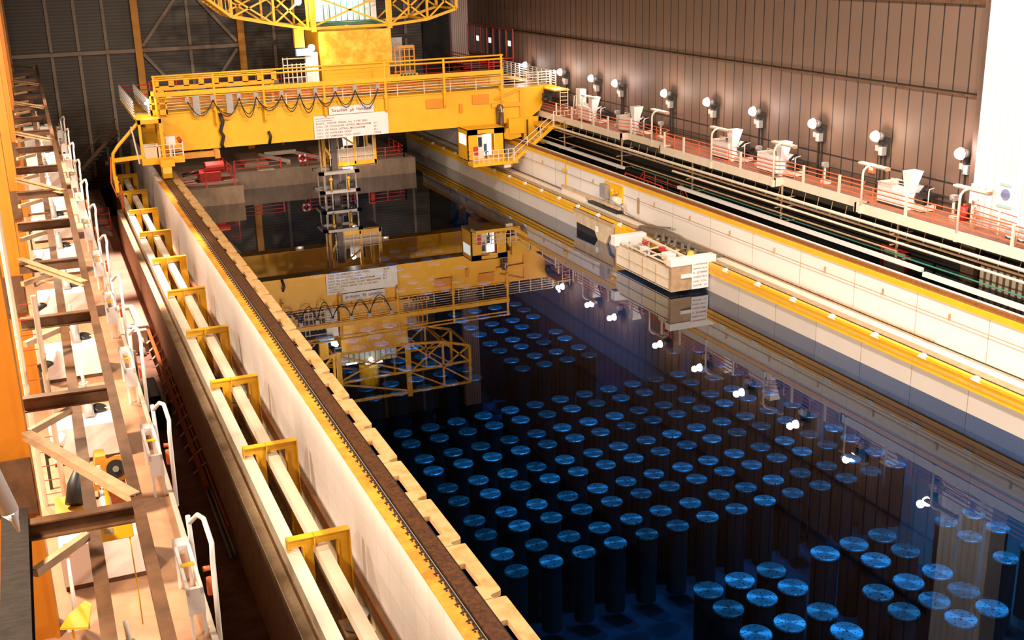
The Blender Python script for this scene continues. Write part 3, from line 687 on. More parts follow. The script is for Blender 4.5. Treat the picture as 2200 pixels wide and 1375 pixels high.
k = tag(q.build('hanger_rods', 'tan'), 'thin tan rods between deck and pipes under the right gallery', 'rods', kind='stuff')
# covered stair (red and green rails) in the corridor
o = thing('corridor_steps', 'red and green railed steps in the dark corridor beyond the white wall', 'steps', (40.5, 71, 0))
st = MB()
for k in range(8): st.box(39.6, 41.2, 66.6+k*.35, 66.95+k*.35, .35*k, .35*k+.08)
st.box(39.6, 41.2, 69.4, 74.6, 2.75, 2.85).build('treads', 'dgrey', o)
for x in (39.6, 41.2):
    q = MB()
    q.tube([(x, 66.4, 1.0), (x, 69.2, 3.9), (x, 74.6, 3.95), (x, 76.5, 2.2)], .05, 6).tube([(x, 69.4, 3.6), (x, 74.6, 3.65)], .035, 6)
    for y in (69.4, 71.2, 73, 74.6): q.tube([(x, y, 2.8), (x, y, 3.95)], .035, 6)
    q.build('rail', 'red', o)
    q = MB()
    for j in range(3): q.tube([(x, 66.6, .3+.28*j), (x, 69.3, 2.9+.28*j), (x, 74.7, 3.0+.25*j), (x, 77, .6+.28*j)], .022, 5)
    q.build('mid_rail', mat('grey_green_rail', (.15, .2, .14), .5), o)

# ================================================================== RIGHT LEDGE
o = thing('ledge_girder', 'yellow rail girder along the pale right wall of the pond', 'girder', (36.1, 50, 1.1))
MB().box(35.98, 36.14, -6, 117, 1.1, 1.2).box(36.02, 36.14, -6, 117, 1.2, 1.62).box(35.96, 36.2, -6, 117, 1.62, 1.75).build('girder', 'yellow', o)
MB().box(35.95, 35.99, -6, 117, 1.36, 1.39).build('wire', 'tan', o)
for k in range(26):
    y = 29+k*3.3
    MB().prism([(y-.32, 1.62), (y-.12, 1.84), (y+.12, 1.84), (y+.32, 1.62)], 0, 35.95, 36.1).build('stop_cleat', 'white', o)
o = thing('ledge_track', 'dark grooved track with white strip along the right ledge', 'track', (36.9, 50, 1.72))
MB().box(36.2, 36.32, -6, 117, 1.72, 1.74).box(37.56, 37.7, -6, 117, 1.72, 1.76).build('groove', 'black', o)
MB().box(36.32, 36.78, -6, 117, 1.72, 1.76).box(37.3, 37.56, -6, 117, 1.72, 1.76).build('tan_strip', 'tan', o)
MB().box(36.78, 37.3, -6, 117, 1.72, 1.78).build('white_strip', 'cream', o)
o = thing('crane_rail', 'brown crane rail with yellow band on top of the right upstand wall', 'crane rail', (38, 50, 3.85))
MB().box(37.64, 37.72, -6, 117, 3.85, 4.12).build('yellow_band', 'yellow', o)
MB().box(37.72, 38.25, -6, 117, 4.1, 4.14).box(37.9, 38.05, -6, 117, 4.14, 4.28).build('rail', mat('brown_rail', (.34, .13, .03), .5, .2, vary=.4, scale=6), o)
# wire with brackets on the upstand
o = thing('wall_wire', 'thin sagging wire on brackets along the white upstand wall', 'wire', (37.6, 60, 3.2))
MB().tube([(37.62, -6, 3.12), (37.62, 71, 3.12)], .016, 5).tube([(37.62, 74.4, 3.12), (37.62, 117, 3.12)], .016, 5).build('wire', 'tan', o)
for k in range(18):
    y = 30+k*4.6
    if 70.8 < y < 74.6: continue
    MB().box(37.6, 37.7, y-.03, y+.03, 3.1, 3.42).build('bracket', 'tan', o)
# trough box with cover
o = thing('cable_trough', 'pale covered trough on the right ledge below the yellow valve panel', 'trough', (37.35, 77, 1.75))
MB().box(37.1, 37.7, 76.2, 80.4, 1.75, 2.15).build('box', 'cream', o)
MB().box(37.05, 37.25, 70.8, 80.4, 2.15, 2.35).build('cover', 'conc_warm', o)
MB().box(37.1, 37.6, 71.2, 75.8, 1.76, 1.95).build('rollers', 'rubber', o)
o = thing('valve_station', 'yellow wall panel with grey valves on the white upstand wall', 'panel', (37.6, 72.7, 2.3))
MB().box(37.6, 37.7, 71.3, 74.0, 2.5, 3.7).build('back_panel', 'yellow', o)
MB().box(37.25, 37.6, 73.2, 74.2, 2.5, 3.5).build('grey_box', 'grey', o, bevel=.03)
MB().cyl((37.4, 72.4, 2.7), (37.4, 71.3, 2.7), .24, 12).build('tank', 'cream', o, True)
q = MB().tube([(37.5, 72.6, 3.4), (37.4, 72.3, 3.0), (37.45, 71.8, 3.2)], .08, 8).ball((37.45, 72.5, 3.25), .18)
q.build('valve', 'yellow2', o)
MB().tube([(37.4, 73.5, 2.5), (37.4, 73.2, 1.9), (37.4, 71.6, 1.85)], .06, 8).tube([(37.5, 70.9, 2.6), (37.5, 70.6, 2.0), (37.5, 69.0, 1.86), (37.55, 40, 1.86)], .045, 8).build('pipes', 'tan', o)
MB().box(37.64, 37.7, 68.9, 69.2, 2.2, 3.3).build('strip_plate', 'tan', o)
tag(MB().box(37.62, 37.7, 80.7, 80.85, 2.0, 3.75).box(37.5, 37.7, 80.9, 81.2, 3.2, 3.4).build('conduit', 'yellow2'), 'short yellow conduit and fitting on the white upstand wall beyond the valve panel', 'conduit')
# bracket frame at the waterline
o = thing('gate_bracket', 'tan steel bracket frame over a dark opening at the right waterline', 'bracket', (35.9, 72.2, -.1))
MB().prism([(75.6, 1.62), (75.6, .95), (75.2, .6), (72.2, .55), (71.6, -.1), (70.9, -.3), (70.4, .0), (69.9, .7), (69.3, .8), (69.2, 1.62)], 0, 35.86, 36.02).build('frame', 'conc_warm', o)
MB().prism([(75.3, .9), (75.3, -.4), (71.7, -.4), (72.1, .5), (74.8, .7)], 0, 35.95, 36.085).build('dark_opening', 'black', o)
MB().box(35.84, 35.87, 71.6, 72.0, .55, .95).build('slot', 'white', o)
MB().box(35.8, 36.05, 67.6, 68.9, -.4, 1.62).build('yellow_post', 'yellow', o)
MB().box(35.8, 36.0, 69.3, 75.6, 1.42, 1.62).build('top_flange', 'tan', o)
# carriage box clamped on the ledge
o = thing('ledge_carriage', 'cream panelled machine carriage hung on the right pond wall above the water', 'carriage', (35.0, 61, .2))
MB().box(33.55, 33.75, 57.6, 64.4, .25, 1.55).box(33.75, 35.9, 64.2, 64.4, .3, 1.5).box(33.55, 35.9, 57.6, 64.4, .2, .3).build('side_panels', 'cream', o)
q = MB()
for y in (59.2, 60.9, 62.6): q.box(33.52, 33.56, y-.02, y+.02, .28, 1.5)
q.box(33.52, 33.56, 57.7, 64.3, .9, .93).build('panel_seams', 'tan', o)
MB().box(33.5, 36.5, 57.3, 57.6, .22, 1.75).build('front_panel', 'tan', o)
MB().box(33.45, 36.55, 57.25, 57.85, 1.75, 2.2).build('front_beam', 'white', o, bevel=.03)
MB().box(33.3, 35.6, 64.1, 64.7, 1.5, 2.15).build('rear_beam', 'white', o, bevel=.03)
sp = MB().box(34.85, 36.0, 57.19, 57.24, .25, 1.95).build('notice_board', 'signwhite', o)
MB().box(34.15, 34.95, 57.2, 57.3, 1.0, 1.22).build('name_strip', 'signwhite', o)
zt = 1.72
for s, sz in (('CARRIAGE', .13), ('SERIAL No 6', .12), ('N.   20 TONNES', .16), ('CHECK TEST', .12), ('LOAD   S.W.L.', .12), ('DATE  10', .12)):
    text(s, 34.93, zt, 57.185, sz, 'lettering', o, 'inkb', width=.95 if len(s) > 7 else .7); zt -= .26
MB().box(33.6, 33.7, 57.7, 64.3, 1.55, 1.62).build('rim', 'tan', o)
q = MB()
for y in (58.6, 60.2, 61.6, 63.2): q.bar((33.7, y, 1.75), (36.3, y+.2, 1.85), .09, .09)
for x in (33.7, 34.3): q.bar((x, 57.8, 1.75), (x, 64.2, 1.75), .08, .08)
q.bar((35.2, 57.8, 1.85), (35.4, 64, 1.9), .25, .1).build('pipe_frame', 'cream', o)
MB().box(34.4, 35.0, 59.3, 60.1, 1.3, 1.95).box(34.2, 34.6, 61.8, 62.5, 1.3, 1.8).build('gearbox', 'white', o, bevel=.03)
MB().box(33.9, 36.0, 58.0, 64.0, .35, 1.2).build('dark_interior', 'dgrey', o)
MB().cyl((34.1, 58.5, 1.5), (34.1, 59.0, 1.7), .22, 12).build('yellow_cap', 'yellow2', o, True)
MB().ball((35.6, 58.6, 2.0), .24).build('yellow_knob', 'yellow2', o, True)
MB().box(34.9, 35.2, 60.9, 61.3, 1.7, 1.95).build('red_block', 'red', o)
MB().box(34.8, 35.1, 63.0, 63.3, 1.7, 1.9).build('red_block', 'red', o)
q = MB()
for k in range(7): q.tube([(35.6+.1*(k % 3), 58.3+.8*k, 1.9), (36.1, 58.9+.8*k, 2.1+.1*(k % 2)), (36.8, 58.8+.8*k, 1.85)], .13, 8)
q.build('hose_bundle', mat('grey_brown_hose', (.14, .11, .08), .5), o, True)
MB().box(36.1, 37.4, 57.8, 66.5, 1.76, 1.88).box(36.3, 37.3, 63.0, 66.5, 1.88, 2.05).bar((36.4, 66.4, 2.05), (37.3, 64, 2.3), .1, .1).build('rear_tray', mat('grey_brown_tray', (.22, .16, .11), .6, vary=.4), o)
q = MB().prism([(57.6, .2), (58.9, .2), (58.5, -.5), (58.2, -.5)], 0, 34.6, 34.9).build('under_fin', 'dgrey', o)

# ================================================================== FAR POND BLOCK
def fence(name, label, pts, z, mt='red', hts=(.35, .7, 1.05), step=2.0, posts=None):
    o = thing(name, label, 'railing', (pts[0][0], pts[0][1], z))
    q = MB()
    for h in hts: q.tube([(x, y, z+h) for x, y in pts], .035, 6)
    q.build('rails', mt, o)
    for (x0, y0), (x1, y1) in zip(pts[:-1], pts[1:]):
        n = max(1, round(math.hypot(x1-x0, y1-y0)/step))
        for k in range(n+1):
            t = k/n; MB().box(x0+(x1-x0)*t-.05, x0+(x1-x0)*t+.05, y0+(y1-y0)*t-.05, y0+(y1-y0)*t+.05, z, z+hts[-1]+.05).build('post', mt, o)
    return o
fence('safety_railing', 'red railing on the lower far-left concrete block', [(10.2, 97.6), (14.9, 97.6)], 1.5, hts=(.4, .8, 1.2, 1.6))
fence('safety_railing', 'red railing on the long far block, left of the life ring', [(15.9, 103.6), (20.0, 103.6)], 1.45)
fence('safety_railing', 'red railing on the long far block, right of the life ring', [(22.4, 103.5), (26.6, 103.5)], 1.45)
fence('safety_railing', 'red railing at the far right corner of the far block', [(28.0, 103.6), (31.6, 103.6), (31.8, 109)], 1.45)
fence('safety_railing', 'red railing running back behind the dark red pump', [(15.2, 101), (15.2, 110)], 1.5)
o = thing('life_ring', 'red and white life ring on the far red railing', 'life ring', (22.0, 103.4, 1.9))
MB().torus((22.0, 103.4, 2.25), .33, .1, 1, 24, 8).build('ring', 'red', o, True)
q = MB()
for k in range(4):
    a = k*PI/2+PI/4; q.tube([(22+.33*math.cos(a+t), 103.4, 2.25+.33*math.sin(a+t)) for t in (-.3, -.1, .1, .3)], .106, 8)
q.build('white_band', 'white', o, True)
MB().box(21.95, 22.05, 103.5, 103.6, 1.45, 2.3).build('holder', 'red', o)
o = thing('trestle_frame', 'cream steel trestle lying on the far block', 'trestle', (21, 107.5, 1.45))
MB().bar((19.2, 109.5, 1.9), (21.2, 105.6, 1.7), .25, .3).bar((22.2, 110, 1.9), (24.2, 106.0, 1.7), .25, .3).bar((19.6, 109, 2.0), (22.6, 109.2, 2.0), .3, .35).build('frame', 'cream', o)
MB().box(20.9, 21.3, 105.4, 105.8, 1.45, 1.6).box(23.9, 24.3, 105.8, 106.2, 1.45, 1.6).box(19.1, 19.4, 109.3, 109.6, 1.45, 1.9).build('foot', 'tan', o)
for k, (x0, x1, y0, y1) in enumerate([(17.2, 19.4, 106, 112), (24.4, 27.4, 106.5, 112.5)]):
    tag(MB().box(x0, x1, y0, y1, 1.45, 1.75).box(x0+.1, x1-.1, y0+.1, y1-.1, 1.75, 1.8).build('cover_slab', 'tan', bevel=.03), 'brown cover slab on the far block, %s of the cream trestle' % ('left' if k == 0 else 'right'), 'slab')
tag(MB().box(17.9, 19.4, 103.4, 104.4, 1.45, 1.5).build('floor_plate', 'conc_warm'), 'pale plate lying at the edge of the far block', 'plate')
o = thing('red_pump', 'dark red machine on the far-left block behind the red railing', 'pump', (13.5, 101, 1.5))
MB().box(12.4, 14.2, 100.2, 102, 1.5, 2.3).cyl((13.0, 101, 2.6), (14.6, 101, 2.6), .5, 14).build('casing', 'red', o, bevel=.04)
MB().tube([(11, 100.5, 2.2), (12.4, 100.8, 2.4)], .15, 8).build('pipe', 'rubber', o, True)
tag(MB().cyl((28.6, 104.5, 1.45), (28.6, 104.5, 2.6), .22, 12).cyl((28.6, 104.5, 2.6), (28.6, 104.5, 2.8), .3, 12).build('bollard', 'red', smooth=True), 'red hydrant post at the far right of the far block', 'post')
fence('safety_railing', 'dark red railing beyond the near-left gallery end under the crane', [(-2, 97), (4.6, 97)], -1.2, hts=(.5, 1.0, 1.5, 2.0))
o = thing('stair_flight', 'dark stair with brown handrails in the far left corner', 'stair', (3, 108, -1.2))
q = MB()
for k in range(22): q.box(-.4+.32*k, -.05+.32*k, 106, 107.6, -1.2+.3*k, -1.12+.3*k)
q.build('treads', 'dgrey', o)
MB().bar((-.4, 106, -.9), (6.6, 106, 5.7), .12, .3).tube([(-.4, 106, .1), (6.6, 106, 6.7)], .05, 6).build('stringer', 'brownsteel', o)
MB().box(5.5, 5.7, 105.9, 106.1, -1.2, 4.4).build('leg', 'dgrey', o)

# ================================================================== BRIDGE CRANE
cr = thing('bridge_crane', 'yellow travelling bridge crane spanning the pond', 'crane', (23, 96, 4.0))
GY = 92.0
def gird(y0, y1, name):
    q = MB().box(8.6, 37.3, y0+.1, y1-.1, 5.65, 8.5).box(8.6, 37.3, y0, y1, 8.5, 8.6).box(8.6, 37.3, y0, y1, 5.6, 5.68)
    q.prism([(37.3, 5.65), (38.4, 5.65), (39.6, 5.9), (40.5, 6.5), (40.9, 7.2), (40.9, 8.55), (37.3, 8.55)], 1, y0+.1, y1-.1)
    return q.build(name, 'yellow', cr)
gird(GY, GY+1.4, 'front_girder'); gird(101, 102.4, 'rear_girder')
MB().box(8.1, 9.4, 92.3, 102.3, 5.0, 6.3).build('end_carriage', 'yellow', cr)
MB().box(37.4, 38.8, 91.6, 102.6, 4.7, 6.0).build('end_carriage', 'yellow', cr)
def bogie(x, y, z0=4.07):
    q = MB().prism([(y-.55, z0+.05), (y+.55, z0+.05), (y+.75, z0+.45), (y+.6, 5.2), (y-.6, 5.2), (y-.75, z0+.45)], 0, x-.32, x+.32).build('bogie', 'yellow', cr)
    MB().cyl((x-.34, y, z0+.32), (x+.34, y, z0+.32), .12, 12).build('axle', 'black', q)
    MB().cyl((x-.1, y-.3, z0+.25), (x+.1, y-.3, z0+.25), .24, 14).cyl((x-.1, y+.3, z0+.25), (x+.1, y+.3, z0+.25), .24, 14).build('wheel', 'dgrey', q)
for y in (89.6, 101.8): bogie(8.72, y); bogie(37.98, 92.6 if y < 95 else y, 4.3)
MB().box(8.3, 9.3, 88.9, 92.3, 5.0, 5.5).build('end_carriage', 'yellow', cr)
# leg piece at the right with splayed foot
MB().prism([(38.9, 6.0), (40.3, 6.0), (40.2, 4.5), (40.9, 3.5), (38.9, 4.1)], 1, 91.9, 92.3).prism([(37.2, 5.2), (38.4, 5.2), (38.6, 4.4), (37.6, 4.2), (36.8, 4.4)], 1, 91.7, 92.0).build('rail_guard', 'yellow', cr)
MB().box(39.15, 39.3, 91.85, 91.92, 4.3, 5.8).build('guard_slot', 'brownsteel', cr)
# brackets and plates on the girder face
q = MB()
q.bar((36.0, 91.95, 7.2), (38.7, 91.95, 7.15), .12, .35).bar((36.3, 91.95, 7.7), (38.6, 91.95, 8.4), .1, .14).box(38.6, 38.9, 91.9, 92.05, 5.7, 8.5)
q.build('face_stiffener', mat('ochre_yellow', (.80, .36, .01), .5), cr)
for x0, z0, ww, hh in ((30.2, 7.35, 1.5, .75), (34.3, 7.4, 1.5, .8), (33.1, 6.8, .3, .75), (13.2, 7.7, .9, .6)):
    MB().box(x0, x0+ww, 91.96, 92.02, z0, z0+hh).build('patch_plate', mat('ochre_patch', (.70, .26, .01), .5), cr)
# sign boards
sb = MB().box(20.68, 26.85, 91.9, 91.98, 5.62, 7.45).build('load_board', 'signwhite', cr)
for s, z, ww in (('B.N.F.L.  CRANE  SERIAL  No  2 VVE 2003', 6.78, 4.2), ('S.W.L.  OF  CONTAINER  LIFTING  MECHANISM', 6.52, 4.5), ('S.W.L.  OF  RACK  LIFTING  MECHANISM', 6.26, 4.0), ('S.W.L.  OF  AUXILIARY  HOIST', 6.0, 2.9), ('S.W.L.  OF  SAMPLING  TOOL  HOIST', 5.74, 3.6)):
    text(s, 20.85, z, 91.89, .2, 'lettering', sb, 'inkb', width=ww)
for s, z in (('22 t', 6.52), ('20 t', 6.26), ('20 t', 6.0), ('100 Kg.', 5.74)):
    text(s, 25.6, z, 91.89, .2, 'lettering', sb, 'inkb')
text('MANUFACTURED BY', 20.85, 7.2, 91.89, .11, 'lettering', sb, 'inkb', width=1.5)
text('DATE OF MANUFACTURE', 20.85, 7.02, 91.89, .11, 'lettering', sb, 'inkb', width=1.3)
nb = MB().box(21.95, 25.65, 91.78, 91.9, 7.5, 8.15).build('name_board', 'signwhite', cr)
text('Strachan', 22.15, 7.72, 91.77, .34, 'lettering', nb, 'ink', width=1.25)
text('Henshaw', 24.2, 7.72, 91.77, .34, 'lettering', nb, 'ink', width=1.25)
text('sh', 23.62, 7.66, 91.77, .42, 'emblem', nb, 'ink', shear=.5, width=.36)
# girder top walkway railings
def crane_rail(x0, x1, y, z, mt, nm, step=2.25, hts=(.22, .44, .66, .88, 1.1)):
    q = MB()
    for h in hts: q.tube([(x0, y, z+h), (x1, y, z+h)], .03, 6)
    p = q.build(nm, mt, cr)
    n = round(abs(x1-x0)/step)
    for k in range(n+1):
        x = x0+(x1-x0)*k/n
        MB().box(x-.03, x+.03, y-.03, y+.03, z, z+hts[-1]+.03).build('post', mt, p)
MB().box(7.4, 41.8, 93.4, 94.9, 8.35, 8.55).build('walkway_deck', 'tan', cr)
MB().box(7.4, 41.8, 102.4, 103.8, 8.35, 8.55).build('walkway_deck', 'tan', cr)
crane_rail(9.5, 37, 92.1, 8.6, 'cream', 'front_railing'); crane_rail(9.5, 37, 94.9, 8.6, 'railred', 'inner_railing')
crane_rail(9.5, 41, 103.8, 8.6, 'red', 'rear_railing', hts=(.4, .8, 1.2)); crane_rail(37.2, 41.6, 92.3, 8.6, 'cream', 'right_railing', 1.0)
# end platforms left and right, with mesh guards
q = MB(); q.box(7.0, 8.6, 91.8, 104, 8.3, 8.5).build('end_deck', 'yellow', cr)
MB().box(40.9, 42.0, 91.8, 104, 8.3, 8.5).build('end_deck', 'yellow', cr)
for nm, x in (('end_guard', 7.05), ('end_guard', 8.2), ('end_guard', 41.95)):
    q = MB()
    for z in (8.7, 8.9, 9.1, 9.3, 9.5, 9.7): q.tube([(x, 91.8, z), (x, 104, z)], .05, 5)
    for k in range(13): q.box(x-.04, x+.04, 91.8+k*1.0, 91.88+k*1.0, 8.5, 9.75)
    q.build(nm, 'white', cr)
q = MB()
for z in (8.8, 9.2, 9.6): q.tube([(7.05, 104, z), (10, 104, z)], .04, 5).tube([(38, 104, z), (42, 104, z)], .04, 5)
q.build('rear_end_rail', 'red', cr)
# caged ladder at left
q = MB().box(8.3, 8.4, 91.7, 91.8, 8.4, 10.3).box(9.4, 9.5, 91.7, 91.8, 8.4, 10.3).box(8.3, 9.5, 91.7, 91.8, 9.95, 10.3).box(8.3, 9.5, 91.7, 91.8, 9.3, 9.4).box(8.85, 8.92, 91.7, 91.8, 8.4, 10.3).box(8.3, 9.5, 91.7, 91.8, 8.5, 8.9)
q.build('hatch_frame', 'yellow', cr)
MB().box(9.5, 9.9, 91.6, 91.7, 9.75, 10.1).build('lamp_box', 'white', cr)
# cable support frame in front of the girder
q = MB()
for z, rr in ((11.38, .07), (11.08, .07)): q.tube([(8.6, 91.6, z), (37, 91.6, z)], rr, 8)
q.box(8.6, 37, 91.52, 91.7, 9.85, 10.2).box(8.6, 37, 91.5, 91.72, 9.72, 9.78).build('cable_rail', 'yellow', cr)
for x in (8.73, 13.1, 16.86, 21.65, 26.7, 31.74, 36.85):
    MB().tube([(x, 91.62, 7.55), (x, 91.62, 11.45)], .1, 8).bar((x, 91.8, 7.4), (x, 91.6, 8.0), .12, .14).box(x-.15, x+.15, 91.6, 92.0, 8.55, 8.8).build('frame_post', 'yellow', cr)
q = MB().box(9.0, 18.4, 94.98, 95.1, 10.86, 10.96).box(9.0, 18.4, 94.98, 95.1, 9.95, 10.28)
for k in range(9): q.box(9.0+k*1.15, 9.0+k*1.15+.42, 94.98, 95.1, 10.2, 10.9)
q.box(9.1, 9.3, 94.98, 95.1, 8.5, 10).box(18.1, 18.3, 94.98, 95.1, 8.5, 10).build('slotted_screen', 'yellow', cr)
for k in range(7): MB().box(12.5+k*3.1, 13.9+k*3.1, 101.6, 101.8, 9.2, 9.6).build('equipment_box', 'grey', cr)
xs = [11.0, 12.9, 14.9, 16.2, 18.2, 19.6, 20.9, 22.5, 24.1, 26.0]
for k, x in enumerate(xs):
    MB().box(x-.16, x+.16, 91.42, 91.6, 9.35, 9.7).box(x-.06, x+.06, 91.44, 91.56, 9.7, 9.8).build('festoon_trolley', 'grey', cr)
    if k < len(xs)-1:
        x2 = xs[k+1]; n = 10; dz = .85+.15*(k % 3)
        for off, dz in ((0, dz*1.35), (.07, dz*1.05)):
            MB().tube([(x+(x2-x)*(t/n), 91.4+off, 9.4-dz*(1-(2*t/n-1)**2)-off) for t in range(n+1)], .035, 6).build('festoon_cable', 'rubber', cr)
for x in (11.4, 13.9): MB().box(x, x+.5, 91.4, 91.55, 8.3, 9.8).build('cable_tray', 'grey', cr)
# dark hoses on the face
MB().tube([(13.4, 91.85, 8.3), (13.55, 91.8, 7.6), (13.3, 91.8, 6.9), (13.5, 91.8, 6.5), (13.3, 91.8, 5.9), (13.4, 91.85, 5.5)], .14, 8).build('hose', 'rubber', cr, True)
MB().tube([(17.0, 91.85, 6.6), (17.15, 91.8, 6.2), (17.0, 91.85, 5.6)], .11, 8).build('hose', 'rubber', cr, True)
q = MB().torus((36.7, 91.8, 7.0), .22, .09, 1, 16, 6).tube([(36.4, 91.8, 7.0), (36.5, 91.8, 4.7)], .1, 8).tube([(36.8, 91.8, 6.6), (36.8, 91.8, 4.4)], .22, 10)
q.build('hose', mat('dark_brown_hose', (.10, .05, .03), .5), cr, True)
MB().tube([(36.95, 91.75, 6.9), (36.95, 91.75, 5.6), (36.75, 91.75, 7.15)], .05, 6).build('hose_guide', 'cream', cr, True)
# left operator platform
q = MB().box(7.1, 10.2, 90.2, 91.9, 5.05, 5.35).box(7.1, 10.2, 90.15, 90.25, 5.05, 5.55)
q.build('platform', 'yellow', cr)
q = MB().box(7.1, 7.3, 90.2, 90.4, 5.3, 8.4).box(8.6, 8.85, 90.2, 90.4, 5.3, 8.4).box(7.1, 8.8, 90.2, 91.9, 8.1, 8.4)
q.build('platform_frame', 'yellow', cr)
pmm = mat('pale_mesh_panel', (.7, .55, .38), .6)
MB().box(7.4, 8.5, 91.7, 91.8, 5.4, 6.4).build('platform_panel', pmm, cr)
MB().box(7.35, 8.5, 90.2, 90.25, 5.4, 6.35).build('platform_panel', pmm, cr)
q = MB()
for z in (5.75, 6.1, 6.45): q.tube([(7.15, 90.25, z), (10.15, 90.25, z), (10.15, 91.8, z)], .03, 6)
for x in (8.3, 9.2, 9.5, 10.15): q.box(x-.04, x+.04, 90.2, 90.28, 5.4, 6.6)
q.build('platform_railing', 'white', cr)
MB().box(9.0, 9.7, 90.6, 90.9, 6.3, 7.0).box(9.3, 9.4, 90.7, 90.8, 5.35, 6.3).build('control_desk', 'white', cr)
MB().tube([(9.9, 90.5, 6.9), (10.1, 90.5, 6.5)], .14, 8).build('fire_bottle', 'red', cr, True)
MB().bar((8.8, 91, 7.6), (9.4, 91, 6.1), .08, .1).bar((8.8, 90.9, 5.9), (10, 90.9, 5.9), .1, .1).build('pipe_work', 'railred', cr)
MB().box(9.6, 13.0, 91.2, 91.7, 5.1, 5.5).box(12.6, 13.0, 91.1, 91.8, 4.95, 5.6).build('drive_beam', 'orange_m', cr)
# collector arm reaching over the brackets at left
q = MB().tube([(7.1, 90.8, 8.1), (5.5, 90.4, 6.6), (5.1, 90.3, 6.1), (5.0, 90.3, 5.3), (5.0, 90.3, 4.2), (5.2, 90.3, 3.9)], .13, 8)
q.bar((5.0, 90.3, 5.6), (7.2, 90.3, 5.7), .2, .3).box(4.95, 5.2, 90.2, 90.5, 3.2, 4.4).build('collector_arm', 'yellow', cr)
MB().tube([(4.9, 90.2, 5.9), (4.7, 90.1, 4.0), (5.0, 90.1, 2.9), (5.4, 90.2, 3.2), (5.35, 90.2, 3.8)], .05, 6).build('loop_cable', 'railred', cr, True)
MB().tube([(6.6, 90.2, 8.0), (6.9, 90.2, 5.2)], .06, 6).build('arm_post', 'cream', cr)
MB().cyl((5.3, 90.3, 3.4), (5.4, 90.3, .4), .14, 10).build('dropper', 'rust2', cr)
# control cabin hung below the girder at right
cb = MB()
cb.box(33.0, 33.9, 90.0, 90.08, 3.0, 5.6).box(33.0, 36.3, 90.0, 90.08, 5.15, 5.62).box(35.4, 36.3, 90.0, 90.08, 3.4, 5.6)
cb.box(33.0, 33.08, 90.0, 92.4, 3.0, 4.3).box(33.0, 33.08, 90.0, 92.4, 5.2, 5.62).box(33.0, 33.08, 90.0, 90.3, 4.3, 5.2).box(33.0, 33.08, 92.1, 92.4, 4.3, 5.2)
cb.box(36.2, 36.3, 90.0, 92.4, 3.0, 5.6).box(33.0, 36.3, 92.3, 92.4, 3.0, 5.6).box(33.0, 36.3, 90.0, 92.4, 5.55, 5.65).box(33.0, 36.3, 90.0, 92.4, 2.95, 3.08)
cabin = cb.build('control_cabin', 'yellow', cr)
MB().box(33.02, 33.06, 90.3, 92.1, 4.3, 5.2).build('side_window', 'litwin', cabin)
MB().box(34.5, 35.35, 90.6, 90.66, 3.3, 5.15).build('back_panel', 'litwin', cabin)
MB().box(33.9, 34.5, 90.3, 90.36, 3.1, 5.15).build('door', 'white', cabin)
MB().box(34.05, 34.38, 90.26, 90.3, 4.1, 4.9).build('door_window', 'glass', cabin)
MB().box(33.5, 33.85, 89.8, 89.98, 3.5, 4.2).build('red_box', 'red', cabin)
MB().box(34.6, 34.9, 90.2, 90.5, 3.6, 3.7).box(34.62, 34.88, 90.45, 90.52, 3.7, 4.3).box(34.7, 34.8, 90.3, 90.4, 3.1, 3.6).build('operator_chair', mat('dark_blue_seat', (.03, .06, .12), .6), cabin)
MB().box(33.9, 34.6, 89.95, 90.0, 5.18, 5.24).build('hood', 'brownsteel', cabin)
MB().box(33.0, 37.0, 88.8, 90.0, 2.7, 2.95).build('cabin_platform', 'yellow', cr)
q = MB()
for z in (3.25, 3.6, 3.95): q.tube([(33.05, 90, z), (33.05, 88.85, z), (36.6, 88.85, z)], .03, 6)
for k in range(9): q.box(33.05+k*.44, 33.1+k*.44, 88.82, 88.88, 2.9, 3.98)
q.build('cabin_railing', 'cream', cr)
MB().box(35.8, 36.4, 88.9, 89.2, 2.4, 2.7).build('platform_pad', 'cream', cr)
# stair up to the right platform
q = MB().bar((36.5, 88.75, 2.85), (40.3, 88.75, 5.55), .08, .3).bar((36.5, 89.75, 2.85), (40.3, 89.75, 5.55), .08, .3)
q.build('stair_stringer', 'yellow', cr)
q = MB()
for k in range(11): q.box(36.6+k*.34, 36.9+k*.34, 88.75, 89.75, 2.95+k*.245, 2.99+k*.245)
q.build('stair_tread', 'cream', cr)
q = MB()
for h in (.5, .95): q.tube([(36.5, 88.7, 2.95+h), (40.3, 88.7, 5.65+h)], .03, 6)
for k in range(4): q.box(36.6+k*1.2, 36.66+k*1.2, 88.67, 88.73, 2.95+k*.86, 4.0+k*.86)
q.build('stair_rail', 'cream', cr)
MB().box(39.8, 42.4, 88.7, 91.8, 5.3, 5.6).build('landing', 'yellow', cr)
q = MB()
for z in (6.0, 6.4, 6.75): q.tube([(40.3, 88.75, z), (42.35, 88.75, z), (42.35, 91.8, z)], .03, 6)
for x in (40.3, 41.3, 42.35): q.box(x-.04, x+.04, 88.7, 88.78, 5.6, 6.8)
q.build('landing_railing', 'cream', cr)
q = MB()
for k in range(8): q.tube([(41.0, 88.9, 6.0+k*.32), (41.7, 88.9, 6.0+k*.32)], .025, 6)
for x in (41.0, 41.7): q.tube([(x, 88.9, 5.6), (x, 88.9, 8.6)], .035, 6)
q.tube([(42.2, 88.9, 6.5), (42.3, 88.9, 7.9), (42.5, 88.9, 7.9), (42.45, 88.9, 7.0)], .04, 6)
q.build('access_ladder', 'cream', cr)
MB().box(40.6, 41.3, 91.2, 91.7, 7.3, 8.0).ball((40.6, 91.1, 7.5), .3).build('drive_motor', 'rubber', cr)
MB().box(40.8, 42.2, 89.6, 91.8, 8.3, 8.4).build('ladder_canopy', 'yellow', cr)
